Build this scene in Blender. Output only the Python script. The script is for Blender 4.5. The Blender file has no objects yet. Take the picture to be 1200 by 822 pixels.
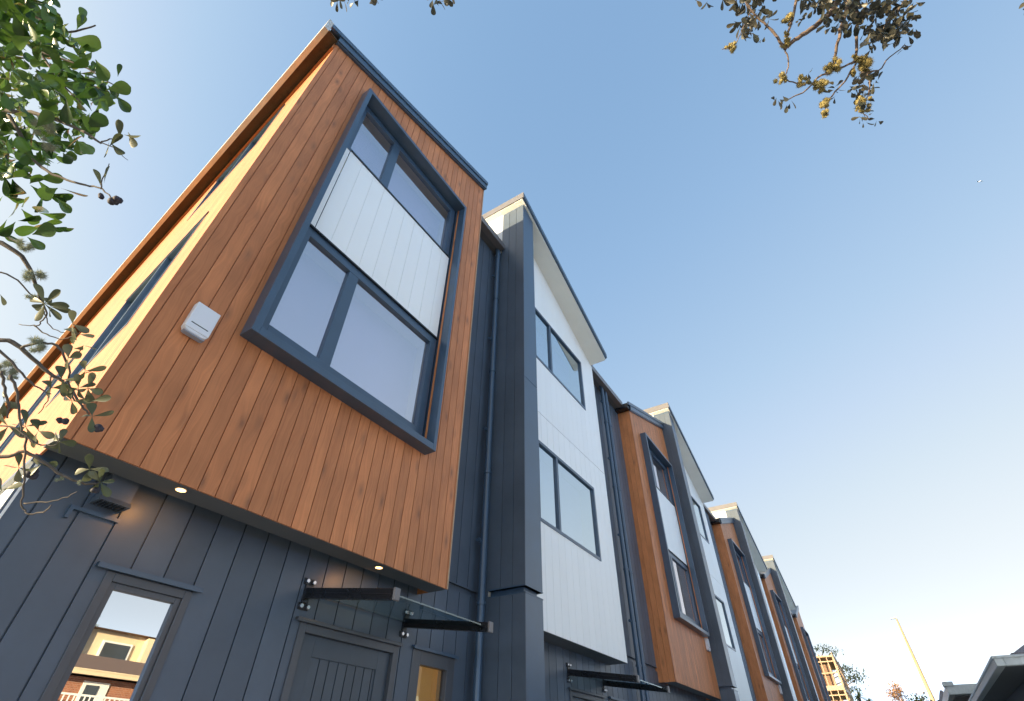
import bpy, math, random
from mathutils import Vector, Matrix
random.seed(7)
C = bpy.context.scene
COL = C.collection
S = 0.84                                   # survey units -> metres
def T(p): return Vector((p[0]*S, p[1]*S, (p[2]-1.6)*S+1.25))
G = 1.6-1.25/S                             # survey height of the ground

# ------------------------------------------------------------------ camera
PITCH, YAW, ROLL, F = 0.7125761562805317, 0.5776307175335108, 0.015591974512954092, 574.2003132909983
_d = Vector((math.cos(PITCH)*math.cos(YAW), math.cos(PITCH)*math.sin(YAW), math.sin(PITCH)))
_r = Vector((math.sin(YAW), -math.cos(YAW), 0)); _u = _r.cross(_d)
_cr, _sr = math.cos(ROLL), math.sin(ROLL)
_R, _U = _cr*_r+_sr*_u, -_sr*_r+_cr*_u
CAM = Vector((0, 0, 1.25))
cd = bpy.data.cameras.new('camera'); cam = bpy.data.objects.new('camera', cd); COL.objects.link(cam)
cd.sensor_width = 36; cd.lens = 36*F/1200; cd.clip_start = .02; cd.clip_end = 5000
m3 = Matrix((_R, _U, -_d)).transposed()
cam.matrix_world = Matrix.Translation(CAM) @ m3.to_4x4()
C.camera = cam
def ray(px, py): return _R*((px-600)/F)+_U*(-(py-411)/F)+_d
def W(px, py, dep): return CAM+ray(px, py)*dep

# ------------------------------------------------------------------ materials
def nmat(name):
    m = bpy.data.materials.new(name); m.use_nodes = True
    nt = m.node_tree; b = nt.nodes['Principled BSDF']
    return m, nt, b
def N(nt, t, **kw):
    n = nt.nodes.new(t)
    for k, v in kw.items():
        if k.startswith('i_'): n.inputs[k[2:].replace('_', ' ')].default_value = v
        else: setattr(n, k, v)
    return n
def L(nt, a, ao, b, bi): nt.links.new(a.outputs[ao], b.inputs[bi])
def ramp(nt, stops):
    r = N(nt, 'ShaderNodeValToRGB'); e = r.color_ramp.elements
    while len(e) < len(stops): e.new(.5)
    for el, (p, c) in zip(e, stops): el.position = p; el.color = (*c, 1)
    return r
def paint(name, col, rough=.45, var=.12, scale=3., bump=.0, spec=.5, boards=False, metallic=0., bscale=60):
    m, nt, b = nmat(name)
    tc = N(nt, 'ShaderNodeTexCoord')
    no = N(nt, 'ShaderNodeTexNoise', i_Scale=scale, i_Detail=5., i_Roughness=.65); L(nt, tc, 'Object', no, 'Vector')
    lo = tuple(c*(1-var) for c in col); hi = tuple(min(1, c*(1+var)) for c in col)
    r = ramp(nt, [(.3, lo), (.7, hi)]); L(nt, no, 'Fac', r, 'Fac')
    out = (r, 'Color')
    if boards:
        at = N(nt, 'ShaderNodeAttribute', attribute_name='bid')
        mp = N(nt, 'ShaderNodeMapRange'); mp.inputs['To Min'].default_value = 1-var; mp.inputs['To Max'].default_value = 1+var; L(nt, at, 'Fac', mp, 'Value')
        mx = N(nt, 'ShaderNodeVectorMath', operation='SCALE'); L(nt, r, 'Color', mx, 0); L(nt, mp, 'Result', mx, 'Scale'); out = (mx, 'Vector')
    L(nt, out[0], out[1], b, 'Base Color')
    rr = N(nt, 'ShaderNodeMapRange'); rr.inputs['To Min'].default_value = max(.03, rough-.08); rr.inputs['To Max'].default_value = rough+.08
    L(nt, no, 'Fac', rr, 'Value'); L(nt, rr, 'Result', b, 'Roughness')
    b.inputs['Specular IOR Level'].default_value = spec; b.inputs['Metallic'].default_value = metallic
    if bump:
        n2 = N(nt, 'ShaderNodeTexNoise', i_Scale=bscale, i_Detail=3.); L(nt, tc, 'Object', n2, 'Vector')
        bp = N(nt, 'ShaderNodeBump', i_Strength=bump, i_Distance=.004); L(nt, n2, 'Fac', bp, 'Height'); L(nt, bp, 'Normal', b, 'Normal')
    return m
def cedar(name, a, bcol, knot):
    m, nt, b = nmat(name)
    tc = N(nt, 'ShaderNodeTexCoord'); at = N(nt, 'ShaderNodeAttribute', attribute_name='bid')
    off = N(nt, 'ShaderNodeVectorMath', operation='SCALE'); off.inputs[0].default_value = (7.3, 3.1, 19.7); L(nt, at, 'Fac', off, 'Scale')
    ad = N(nt, 'ShaderNodeVectorMath', operation='ADD'); L(nt, tc, 'Object', ad, 0); L(nt, off, 'Vector', ad, 1)
    # knots warp the grain around them
    kmap = N(nt, 'ShaderNodeMapping'); kmap.inputs['Scale'].default_value = (7.5, 7.5, 3.0); L(nt, ad, 'Vector', kmap, 'Vector')
    kv = N(nt, 'ShaderNodeTexVoronoi', i_Scale=1., i_Randomness=1.); L(nt, kmap, 'Vector', kv, 'Vector')
    gm = N(nt, 'ShaderNodeMapping'); gm.inputs['Scale'].default_value = (55, 55, 1.6); L(nt, ad, 'Vector', gm, 'Vector')
    kd = N(nt, 'ShaderNodeMath', operation='MULTIPLY'); L(nt, kv, 'Distance', kd, 0); kd.inputs[1].default_value = 4.
    gadd = N(nt, 'ShaderNodeVectorMath', operation='ADD'); L(nt, gm, 'Vector', gadd, 0)
    cx = N(nt, 'ShaderNodeCombineXYZ'); L(nt, kd, 'Value', cx, 'X'); L(nt, cx, 'Vector', gadd, 1)
    gn = N(nt, 'ShaderNodeTexNoise', i_Scale=1., i_Detail=6., i_Roughness=.6, i_Distortion=.4); L(nt, gadd, 'Vector', gn, 'Vector')
    r = ramp(nt, [(.25, a), (.75, bcol)]); L(nt, gn, 'Fac', r, 'Fac')
    # broad blotches + board to board change
    bn = N(nt, 'ShaderNodeTexNoise', i_Scale=2.2, i_Detail=4.); L(nt, ad, 'Vector', bn, 'Vector')
    m1 = N(nt, 'ShaderNodeMapRange'); m1.inputs['From Min'].default_value = .3; m1.inputs['From Max'].default_value = .7
    m1.inputs['To Min'].default_value = .84; m1.inputs['To Max'].default_value = 1.1; L(nt, bn, 'Fac', m1, 'Value')
    m2 = N(nt, 'ShaderNodeMapRange'); m2.inputs['To Min'].default_value = .85; m2.inputs['To Max'].default_value = 1.1; L(nt, at, 'Fac', m2, 'Value')
    mm = N(nt, 'ShaderNodeMath', operation='MULTIPLY'); L(nt, m1, 'Result', mm, 0); L(nt, m2, 'Result', mm, 1)
    sc = N(nt, 'ShaderNodeVectorMath', operation='SCALE'); L(nt, r, 'Color', sc, 0); L(nt, mm, 'Value', sc, 'Scale')
    kr = ramp(nt, [(.05, (1, 1, 1)), (.16, (.45, .45, .45)), (.34, (0, 0, 0))]); L(nt, kv, 'Distance', kr, 'Fac')
    sel = N(nt, 'ShaderNodeSeparateColor'); L(nt, kv, 'Color', sel, 'Color')
    gt = N(nt, 'ShaderNodeMath', operation='GREATER_THAN'); L(nt, sel, 'Red', gt, 0); gt.inputs[1].default_value = .36
    km = N(nt, 'ShaderNodeMath', operation='MULTIPLY'); L(nt, kr, 'Color', km, 0); L(nt, gt, 'Value', km, 1)
    km2 = N(nt, 'ShaderNodeMath', operation='MULTIPLY'); L(nt, km, 'Value', km2, 0); km2.inputs[1].default_value = .62
    mix = N(nt, 'ShaderNodeMix', data_type='RGBA'); L(nt, km2, 'Value', mix, 0); L(nt, sc, 'Vector', mix, 6); mix.inputs[7].default_value = (*knot, 1)
    L(nt, mix, 2, b, 'Base Color'); b.inputs['Roughness'].default_value = .5; b.inputs['Specular IOR Level'].default_value = .35
    bp = N(nt, 'ShaderNodeBump', i_Strength=.25, i_Distance=.002); L(nt, gn, 'Fac', bp, 'Height'); L(nt, bp, 'Normal', b, 'Normal')
    return m
def glass(name, refl=.5, tint=(.72, .78, .86), gcol=(.86, .9, .97)):
    m, nt, b = nmat(name); nt.nodes.remove(b); o = nt.nodes['Material Output']
    tr = N(nt, 'ShaderNodeBsdfTransparent'); tr.inputs['Color'].default_value = (*tint, 1)
    gl = N(nt, 'ShaderNodeBsdfGlossy'); gl.inputs['Color'].default_value = (*gcol, 1); gl.inputs['Roughness'].default_value = .0
    fr = N(nt, 'ShaderNodeFresnel', i_IOR=1.5)
    mp = N(nt, 'ShaderNodeMapRange'); mp.inputs['To Min'].default_value = refl; mp.inputs['To Max'].default_value = 1.; L(nt, fr, 'Fac', mp, 'Value')
    tc = N(nt, 'ShaderNodeTexCoord'); no = N(nt, 'ShaderNodeTexNoise', i_Scale=.7, i_Detail=0.); L(nt, tc, 'Object', no, 'Vector')
    bp = N(nt, 'ShaderNodeBump', i_Strength=.04, i_Distance=.02); L(nt, no, 'Fac', bp, 'Height'); L(nt, bp, 'Normal', gl, 'Normal')
    mx = N(nt, 'ShaderNodeMixShader'); ge = N(nt, 'ShaderNodeNewGeometry'); bf = N(nt, 'ShaderNodeMath', operation='SUBTRACT'); bf.inputs[0].default_value = 1.; L(nt, ge, 'Backfacing', bf, 1)
    fm = N(nt, 'ShaderNodeMath', operation='MULTIPLY'); L(nt, mp, 'Result', fm, 0); L(nt, bf, 0, fm, 1); L(nt, fm, 0, mx, 0); L(nt, tr, 0, mx, 1); L(nt, gl, 0, mx, 2); L(nt, mx, 0, o, 'Surface')
    return m
def emit(name, col, st):
    m, nt, b = nmat(name); b.inputs['Base Color'].default_value = (*col, 1)
    b.inputs['Emission Color'].default_value = (*col, 1); b.inputs['Emission Strength'].default_value = st
    return m
def leafmat(name, a, bcol, rough=.35):
    m, nt, b = nmat(name)
    at = N(nt, 'ShaderNodeAttribute', attribute_name='bid'); r = ramp(nt, [(0, a), (1, bcol)]); L(nt, at, 'Fac', r, 'Fac')
    L(nt, r, 'Color', b, 'Base Color'); b.inputs['Roughness'].default_value = rough
    o = nt.nodes['Material Output']; tl = N(nt, 'ShaderNodeBsdfTranslucent'); L(nt, r, 'Color', tl, 'Color')
    mx = N(nt, 'ShaderNodeMixShader'); mx.inputs[0].default_value = .28; L(nt, b, 0, mx, 1); L(nt, tl, 0, mx, 2); L(nt, mx, 0, o, 'Surface')
    return m
def brickmat(name):
    m, nt, b = nmat(name); tc = N(nt, 'ShaderNodeTexCoord'); mp = N(nt, 'ShaderNodeMapping'); mp.inputs['Rotation'].default_value = (math.radians(90), 0, 0)
    L(nt, tc, 'Object', mp, 'Vector'); bt = N(nt, 'ShaderNodeTexBrick', i_Scale=4.5, i_Mortar_Size=.012); L(nt, mp, 'Vector', bt, 'Vector')
    bt.inputs['Color1'].default_value = (.33, .13, .07, 1); bt.inputs['Color2'].default_value = (.26, .1, .06, 1); bt.inputs['Mortar'].default_value = (.4, .36, .3, 1)
    L(nt, bt, 'Color', b, 'Base Color'); b.inputs['Roughness'].default_value = .85
    return m

M = {}
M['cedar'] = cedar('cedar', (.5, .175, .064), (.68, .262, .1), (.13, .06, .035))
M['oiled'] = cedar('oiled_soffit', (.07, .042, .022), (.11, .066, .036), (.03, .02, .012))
M['dark'] = paint('dark_boards', (.085, .11, .143), .4, .17, 1.1, .05, .5, boards=True)
M['darkmetal'] = paint('dark_metal', (.042, .08, .13), .32, .1, 4, 0, .8)
M['black'] = paint('black_aluminium', (.012, .013, .016), .28, .1, 6)
M['white'] = paint('white_boards', (.92, .91, .87), .45, .012, 1.5, .02, boards=True)
M['whiteplain'] = paint('white_paint', (.75, .75, .73), .5, .03, 2)
M['soffit'] = paint('soffit_sheet', (.78, .76, .68), .6, .04, 2)
M['greysoffit'] = paint('grey_soffit', (.11, .115, .12), .55, .08, 3)
M['guttermetal'] = paint('gutter_metal', (.16, .15, .15), .35, .08, 5)
M['roof'] = paint('metal_roof', (.06, .065, .075), .4, .1, 2)
M['liner'] = paint('window_liner', (.85, .8, .55), .5, .04, 3)
M['blind'] = paint('roller_blind', (.72, .69, .74), .8, .03, 3)
M['room'] = paint('room_wall', (.4, .38, .35), .8, .05, 2)
M['glass'] = glass('window_glass', .55, (.9, .88, .95), (.98, .95, .98))
M['glassb'] = glass('white_house_glass', .62, (.7, .78, .86), (.84, .93, .99))
M['mirror'] = glass('side_window_glass', .72, (.5, .5, .5), (.97, .98, 1))
M['canopyglass'] = glass('canopy_glass', .1, (.62, .72, .74), (.9, 1, 1))
M['plastic'] = paint('white_plastic', (.78, .78, .8), .35, .02, 5)
M['plasticgrey'] = paint('blue_grey_plastic', (.3, .34, .42), .35, .02, 5)
M['steel'] = paint('bolt_steel', (.6, .6, .62), .25, .05, 8, metallic=1.)
M['door'] = paint('door_paint', (.06, .078, .098), .38, .1, 4, .03, boards=True)
M['warm'] = emit('lit_room', (.9, .36, .07), .2)
M['lamp'] = emit('lamp_disc', (1, .6, .22), 2.2)
M['bark'] = paint('bark', (.085, .068, .055), .9, .35, 30, .5)
M['twig'] = paint('twig', (.16, .115, .09), .85, .3, 40, .3)
M['leaf'] = leafmat('leaf_green', (.014, .05, .008), (.1, .19, .028), .26)
M['leafdry'] = leafmat('leaf_olive', (.06, .075, .03), (.13, .13, .07), .45)
M['leafdark'] = leafmat('leaf_dark', (.03, .036, .026), (.085, .075, .05), .42)
M['twigdark'] = paint('twig_dark', (.1, .082, .066), .85, .35, 40, .3)
M['lichen'] = paint('lichen', (.3, .32, .22), .95, .3, 60)
M['lichengold'] = paint('golden_lichen', (.27, .22, .085), .95, .35, 60)
M['berry'] = paint('seed_pod', (.035, .03, .04), .7, .3, 40)
M['concrete'] = paint('concrete', (.52, .5, .47), .85, .15, 1.2, .2)
M['grass'] = paint('lawn', (.1, .13, .05), .95, .4, 2.5, .4)
M['brick'] = brickmat('brick')
M['cream'] = paint('cream_wall', (.66, .54, .36), .8, .08, 1)
M['tile'] = paint('brown_tiles', (.2, .12, .075), .8, .25, 14, .5, bscale=20)
M['shingle'] = paint('grey_shingles', (.2, .18, .19), .9, .5, 45, .6, bscale=70)
M['charcoal'] = paint('charcoal_joinery', (.07, .076, .086), .36, .1, 4, 0, .6)
M['tangutter'] = paint('grey_beige_gutter', (.52, .5, .46), .4, .08, 5)
M['palegutter'] = paint('pale_grey_gutter', (.44, .48, .48), .4, .12, 9)
M['greywall'] = paint('grey_wall', (.09, .1, .11), .7, .12, 2)
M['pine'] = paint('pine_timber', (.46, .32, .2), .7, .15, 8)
M['mast'] = paint('painted_mast', (.4, .29, .15), .5, .08, 5)
M['leaflime'] = leafmat('leaf_lime', (.12, .15, .03), (.3, .28, .07), .5)
M['leafrust'] = leafmat('leaf_rust', (.3, .15, .07), (.5, .32, .2), .7)
M['leafpine'] = leafmat('leaf_pine', (.03, .05, .025), (.07, .1, .05), .7)
M['bird'] = paint('bird_feathers', (.55, .56, .6), .7, .05, 5)
M['dglass'] = paint('dark_window_glass', (.05, .06, .07), .08, .05, 2)

# ------------------------------------------------------------------ mesh builder
class MB:
    def __init__(s): s.v = []; s.f = []; s.mi = []; s.b = []
    def poly(s, pts, m=0, b=None):
        i = len(s.v); s.v += [tuple(p) for p in pts]; s.f.append(tuple(range(i, i+len(pts)))); s.mi.append(m); s.b.append(.5 if b is None else b)
    def hexa(s, p, m=0, b=None, skip=()):
        # p: 0-3 bottom ring, 4-7 top ring
        i = len(s.v); s.v += [tuple(q) for q in p]
        for k, f in enumerate(((3, 2, 1, 0), (4, 5, 6, 7), (0, 1, 5, 4), (1, 2, 6, 5), (2, 3, 7, 6), (3, 0, 4, 7))):
            if k in skip: continue
            s.f.append(tuple(i+a for a in f)); s.mi.append(m); s.b.append(.5 if b is None else b)
    def box(s, x0, x1, y0, y1, z0, z1, m=0, b=None):
        s.hexa([(x0, y0, z0), (x1, y0, z0), (x1, y1, z0), (x0, y1, z0), (x0, y0, z1), (x1, y0, z1), (x1, y1, z1), (x0, y1, z1)], m, b)
    def prism(s, poly, y0, y1, m=0):            # polygon in x,z extruded along y
        n = len(poly); i = len(s.v)
        s.v += [(x, y0, z) for x, z in poly]+[(x, y1, z) for x, z in poly]
        s.f += [tuple(i+k for k in range(n)), tuple(i+n+k for k in reversed(range(n)))]; s.mi += [m, m]; s.b += [.5, .5]
        for k in range(n):
            a, c = k, (k+1) % n; s.f.append((i+a, i+n+a, i+n+c, i+c)); s.mi.append(m); s.b.append(.5)
    def tube(s, pts, rad, n=8, m=0, cap=True, b=None):
        pts = [Vector(p) for p in pts]
        if not isinstance(rad, (list, tuple)): rad = [rad]*len(pts)
        i = len(s.v); up = Vector((.31, .17, .93))
        for k, p in enumerate(pts):
            t = (pts[min(k+1, len(pts)-1)]-pts[max(k-1, 0)]).normalized()
            a = t.cross(up); a = a.normalized() if a.length > .05 else t.orthogonal().normalized(); c = t.cross(a)
            for j in range(n):
                w = 2*math.pi*j/n; s.v.append(tuple(p+(a*math.cos(w)+c*math.sin(w))*rad[k]))
        for k in range(len(pts)-1):
            for j in range(n):
                q = (j+1) % n; s.f.append((i+k*n+j, i+k*n+q, i+(k+1)*n+q, i+(k+1)*n+j)); s.mi.append(m); s.b.append(.5 if b is None else b)
        if cap:
            s.f.append(tuple(i+j for j in reversed(range(n)))); s.f.append(tuple(i+(len(pts)-1)*n+j for j in range(n))); s.mi += [m, m]; s.b += [.5, .5]
    def build(s, name, mats, parent=None, metres=False, bevel=0, smooth=False):
        if not isinstance(mats, (list, tuple)): mats = [mats]
        o0 = parent['_o'] if parent is not None and '_o' in parent.keys() else (0, 0, 0)
        o0 = Vector(o0)
        me = bpy.data.meshes.new(name)
        me.from_pydata([tuple((Vector(p) if metres else T(p))-o0) for p in s.v], [], s.f)
        for m in mats: me.materials.append(m)
        me.polygons.foreach_set('material_index', s.mi)
        a = me.attributes.new('bid', 'FLOAT', 'FACE'); a.data.foreach_set('value', s.b)
        if smooth: me.polygons.foreach_set('use_smooth', [True]*len(s.f))
        me.update()
        import bmesh
        bm = bmesh.new(); bm.from_mesh(me); bmesh.ops.recalc_face_normals(bm, faces=bm.faces) if not smooth else None; bm.to_mesh(me); bm.free()
        o = bpy.data.objects.new(name, me); COL.objects.link(o)
        if parent is not None: o.parent = parent; o['_o'] = tuple(o0)
        if bevel:
            bv = o.modifiers.new('bevel', 'BEVEL'); bv.width = bevel; bv.segments = 2; bv.limit_method = 'ANGLE'; bv.harden_normals = False
        return o
def thing(name, label, cat, loc, group=None):
    o = bpy.data.objects.new(name, None); COL.objects.link(o); o.location = loc; o['_o'] = tuple(loc); o.empty_display_size = .3
    o['label'] = label; o['category'] = cat
    if group: o['group'] = group
    return o
def tag(o, label=None, cat=None, group=None, kind=None):
    for k, v in (('label', label), ('category', cat), ('group', group), ('kind', kind)):
        if v: o[k] = v
    return o
def copy_tree(o, parent=None):
    c = o.copy(); COL.objects.link(c)
    if parent is not None: c.parent = parent
    for ch in list(o.children): copy_tree(ch, c)
    return c

# ---- cladding: every board its own strip with a groove beside it
def boards(mb, f, u0, u1, pitch, zb, zt, holes=(), gap=.012, depth=.016, phase=0., m=0):
    zbf = zb if callable(zb) else (lambda u: zb); ztf = zt if callable(zt) else (lambda u: zt)
    cuts = {u0, u1}; k = 0; u = u0+phase
    edges = []
    while u < u1-1e-4:
        if u > u0+1e-4: edges.append(u)
        u += pitch
    ed = [u0]+edges+[u1]
    for a, c in zip(ed[:-1], ed[1:]):
        bid = random.random()
        sub = sorted({a, c} | {h for H in holes for h in H[:2] if a < h < c})
        for p, q in zip(sub[:-1], sub[1:]):
            mid = (p+q)/2
            hs = sorted([(H[2], H[3]) for H in holes if H[0] <= mid <= H[1]])
            segs = []; lo = None
            z0 = lambda u, z=None: zbf(u)
            cur = zbf; 
            for h0, h1 in hs:
                segs.append((cur, (lambda u, h=h0: h))); cur = (lambda u, h=h1: h)
            segs.append((cur, ztf))
            segs = [((lambda u, a=a_: max(zbf(u), min(ztf(u), a(u)))), (lambda u, a=b_: max(zbf(u), min(ztf(u), a(u))))) for a_, b_ in segs]
            pl = p+gap/2 if p == a and a != u0 else p; qr = q-gap/2 if q == c and c != u1 else q
            for zl, zh in segs:
                if zh(mid)-zl(mid) < .002: continue
                P = lambda u, z, d: f(u, z, d)
                mb.poly([P(pl, zl(pl), 0), P(qr, zl(qr), 0), P(qr, zh(qr), 0), P(pl, zh(pl), 0)], m, bid)
                mb.poly([P(pl, zl(pl), depth), P(pl, zl(pl), 0), P(pl, zh(pl), 0), P(pl, zh(pl), depth)], m, bid*.3)
                mb.poly([P(qr, zl(qr), 0), P(qr, zl(qr), depth), P(qr, zh(qr), depth), P(qr, zh(qr), 0)], m, bid*.3)
                mb.poly([P(pl, zl(pl), 0), P(pl, zl(pl), depth), P(qr, zl(qr), depth), P(qr, zl(qr), 0)], m, bid)
                mb.poly([P(pl, zh(pl), 0), P(qr, zh(qr), 0), P(qr, zh(qr), depth), P(pl, zh(pl), depth)], m, bid)
                mb.poly([P(p, zl(p), depth), P(q, zl(q), depth), P(q, zh(q), depth), P(p, zh(p), depth)], m, 0.)
def fy(y): return lambda u, z, d: (u, y+d, z)              # face towards the lane
def fxl(x): return lambda u, z, d: (x+d, u, z)             # face towards -x

def ring(mb, x0, x1, z0, z1, y0, y1, w, wb=None, wt=None, m=0):
    wb = w if wb is None else wb; wt = w if wt is None else wt
    mb.box(x0, x0+w, y0, y1, z0, z1, m); mb.box(x1-w, x1, y0, y1, z0, z1, m)
    mb.box(x0+w, x1-w, y0, y1, z0, z0+wb, m); mb.box(x0+w, x1-w, y0, y1, z1-wt, z1, m)

def window(parent, x0, x1, z0, z1, y, mull, w=.075, wb=None, depth=.07, gl='glass', blind=.3, blind_from=0., lit=None, liner=True, fm='darkmetal'):
    """frame + panes + the lining and blind one sees behind the glass"""
    mb = MB(); wb = w if wb is None else wb
    ring(mb, x0, x1, z0, z1, y, y+depth, w, wb)
    for c in mull: mb.box(c-w*.62, c+w*.62, y+.004, y+depth-.004, z0+wb, z1-w)
    fr = mb.build('window', M[fm], parent, bevel=.003)
    xs = [x0+w]+[q for c in mull for q in (c-w*.62, c+w*.62)]+[x1-w]
    # glazing beads
    for a, c in zip(xs[::2], xs[1::2]):
        g = MB(); g.box(a-.004, c+.004, y+depth*.55, y+depth*.55+.012, z0+wb-.004, z1-w+.004); g.build('pane', M[gl], fr)
    if liner:
        l = MB(); y1 = y+depth; t = .02
        l.box(x0-t, x0+.006, y1, y1+blind, z0, z1); l.box(x1-.006, x1+t, y1, y1+blind, z0, z1)
        l.box(x0+.006, x1-.006, y1, y1+blind, z0-t, z0+.006); l.box(x0+.006, x1-.006, y1, y1+blind, z1-.006, z1+t)
        l.build('reveal', M['liner'], fr)
    bl = MB(); ex = .9 if lit else 0
    bl.box(x0-.02, x1+.02+ex, y+depth+blind, y+depth+blind+.02, z0-.02, z1+.02+ex)
    bl.build('blind' if lit is None else 'lit_interior', M['blind'] if lit is None else M[lit], fr)
    return fr

def gutter(parent, x0, x1, y, z, name='gutter', mat='guttermetal'):
    mb = MB(); h = .17; d = .15
    prof = [(0, 0), (0, h), (.012, h), (.012, .014), (d-.012, .014), (d-.012, h), (d, h), (d, 0)]
    i = []
    for x in (x0, x1):
        i.append(len(mb.v)); mb.v += [(x, y+a, z-h+b) for a, b in prof]
    n = len(prof)
    for k in range(n):
        q = (k+1) % n; mb.f.append((i[0]+k, i[0]+q, i[1]+q, i[1]+k)); mb.mi.append(0); mb.b.append(.5)
    for x in (x0, x1): mb.box(x-.006, x+.006, y, y+d, z-h, z)
    return mb.build(name, M[mat], parent)

def downpipe(parent, x, y, z0, z1, mat='darkmetal'):
    mb = MB(); r = .052
    mb.tube([(x, y, z0), (x, y, z1-.12), (x, y+.03, z1)], r, 14)
    for z in (3.36, 5.3, 7.4, 9.4):
        if z0 < z < z1: mb.tube([(x, y, z-.02), (x, y, z+.02)], r+.014, 14)
    for z in (4.2, 6.1, 8.2, 10.1):
        if z0 < z < z1:
            mb.box(x-.11, x-.045, y+.01, y+.05, z-.02, z+.02); mb.tube([(x-.115, y+.03, z), (x-.085, y+.03, z)], .032, 10)
    return mb.build('downpipe', M[mat], parent, smooth=False)

def canopy(parent, xa, xb, yw, z):
    yo, zo = yw-1.2, z-.16
    root = MB()
    # a wall plate behind each arm carries the whole canopy
    for x in (xa, xb): root.box(x-.035, x+.035, yw-.022, yw-.0005, z-.085, z+.075)
    c = root.build('canopy', M['black'], parent, bevel=.003)
    for x in (xa, xb):
        a = MB(); n = 12; h0, h1, w = .046, .044, .03
        a.hexa([(x-w, yo, zo-h1), (x+w, yo, zo-h1), (x+w, yw-.022, z-h0), (x-w, yw-.022, z-h0), (x-w, yo, zo+h1), (x+w, yo, zo+h1), (x+w, yw-.022, z+h0), (x-w, yw-.022, z+h0)])
        a.hexa([(x-w-.006, yo+.02, zo-.012), (x-w, yo+.02, zo-.012), (x-w, yw-.03, z-.012), (x-w-.006, yw-.03, z-.012),
                (x-w-.006, yo+.02, zo+.004), (x-w, yo+.02, zo+.004), (x-w, yw-.03, z+.004), (x-w-.006, yw-.03, z+.004)])
        a.build('arm', M['black'], c, bevel=.012)
        e = MB(); e.box(x-w-.004, x+w+.004, yo-.028, yo-.001, zo-h1-.006, zo+h1+.006); e.build('end_cap', M['guttermetal'], c, bevel=.006)
        for dz in (-.115, .105):
            bo = MB(); bo.box(x-.06, x+.06, yw-.0125, yw-.001, z+dz-.03, z+dz+.03); bo.build('bracket_plate', M['black'], c, bevel=.004)
            for dx in (-.038, .038):
                bo = MB(); bo.tube([(x+dx, yw-.045, z+dz), (x+dx, yw-.013, z+dz)], .02, 12); bo.build('bolt', M['steel'], c, bevel=.003)
    g = MB(); t = .012
    dz0 = (zo-z)/(yo-yw)
    zz = lambda y: z+(y-yw)*dz0
    y0, y1 = yo+.03, yw-.04
    g.hexa([(xa+.036, y0, zz(y0)), (xb-.036, y0, zz(y0)), (xb-.036, y1, zz(y1)), (xa+.036, y1, zz(y1)), (xa+.036, y0, zz(y0)+t), (xb-.036, y0, zz(y0)+t), (xb-.036, y1, zz(y1)+t), (xa+.036, y1, zz(y1)+t)])
    g.build('glass_sheet', M['canopyglass'], c)
    e = MB()
    e.hexa([(xa+.036, y1-.005, zz(y1)+t), (xb-.036, y1-.005, zz(y1)+t), (xb-.036, y1+.02, zz(y1)+t), (xa+.036, y1+.02, zz(y1)+t), (xa+.036, y1-.005, zz(y1)+t+.012), (xb-.036, y1-.005, zz(y1)+t+.012), (xb-.036, y1+.02, zz(y1)+t+.012), (xa+.036, y1+.02, zz(y1)+t+.012)])
    e.build('glass_clip', M['guttermetal'], c)
    return c

def flashing(mb, x0, x1, yw, z):
    mb.box(x0, x1, yw-.045, yw+.002, z, z+.022); mb.box(x0, x1, yw-.05, yw-.038, z-.014, z+.012)

def entrance(parent, dx, yw, lit='warm'):
    """door, side light, their flashings, and the glass canopy over them"""
    x0, x1 = 3.27+dx, 4.62+dx
    mb = MB(); ring(mb, x0, x1, G+.05, 2.66, yw-.018, yw+.11, .075); flashing(mb, x0-.06, x1+.03, yw, 2.672)
    mb.build('door_frame', M['charcoal'], parent, bevel=.003)
    d = MB(); a, b = x0+.078, x1-.078
    ring(d, a, b, G+.09, 2.582, yw+.03, yw+.09, .17)
    boards(d, fy(yw+.045), a+.168, b-.168, .117, G+.25, 2.414, gap=.012, depth=.012)
    dr = d.build('door', M['door'], parent, bevel=.002)
    h = MB(); h.box(b-.12, b-.08, yw-.03, yw+.03, 1.1, 1.5); h.build('handle', M['steel'], dr, bevel=.004)
    s0, s1 = 4.862+dx, 5.64+dx
    mb = MB(); flashing(mb, s0-.02, s1+.03, yw, 2.69); mb.build('sill_flashing', M['darkmetal'], parent)
    window(parent, s0, s1, G+.05, 2.68, yw-.012, [], .14, depth=.09, gl='canopyglass', lit=lit, blind=.16 if lit else .3, fm='charcoal')
    canopy(parent, 3.255+dx, 4.665+dx, yw, 2.9)

def alarm(parent, x, y, z):
    mb = MB(); w, h, t = .21, .31, .075
    mb.box(x, x+w, y-t, y-.0015, z+.03, z+h)
    # rounded lower edge
    mb.prism([(x+.004, z+.03), (x+.02, z+.008), (x+.05, z), (x+w-.05, z), (x+w-.02, z+.008), (x+w-.004, z+.03)], y-t+.004, y-.0015)
    a = mb.build('alarm_box', M['plastic'], parent, bevel=.006)
    s = MB(); s.box(x+.03, x+w-.03, y-t-.002, y-t+.003, z+.085, z+.093); s.build('slot', M['black'], a)
    l = MB(); l.prism([(x+.012, z-.002), (x+.03, z-.012), (x+w-.03, z-.012), (x+w-.012, z-.002)], y-t+.012, y-.01); l.build('strobe_lens', M['plasticgrey'], a)

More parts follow.
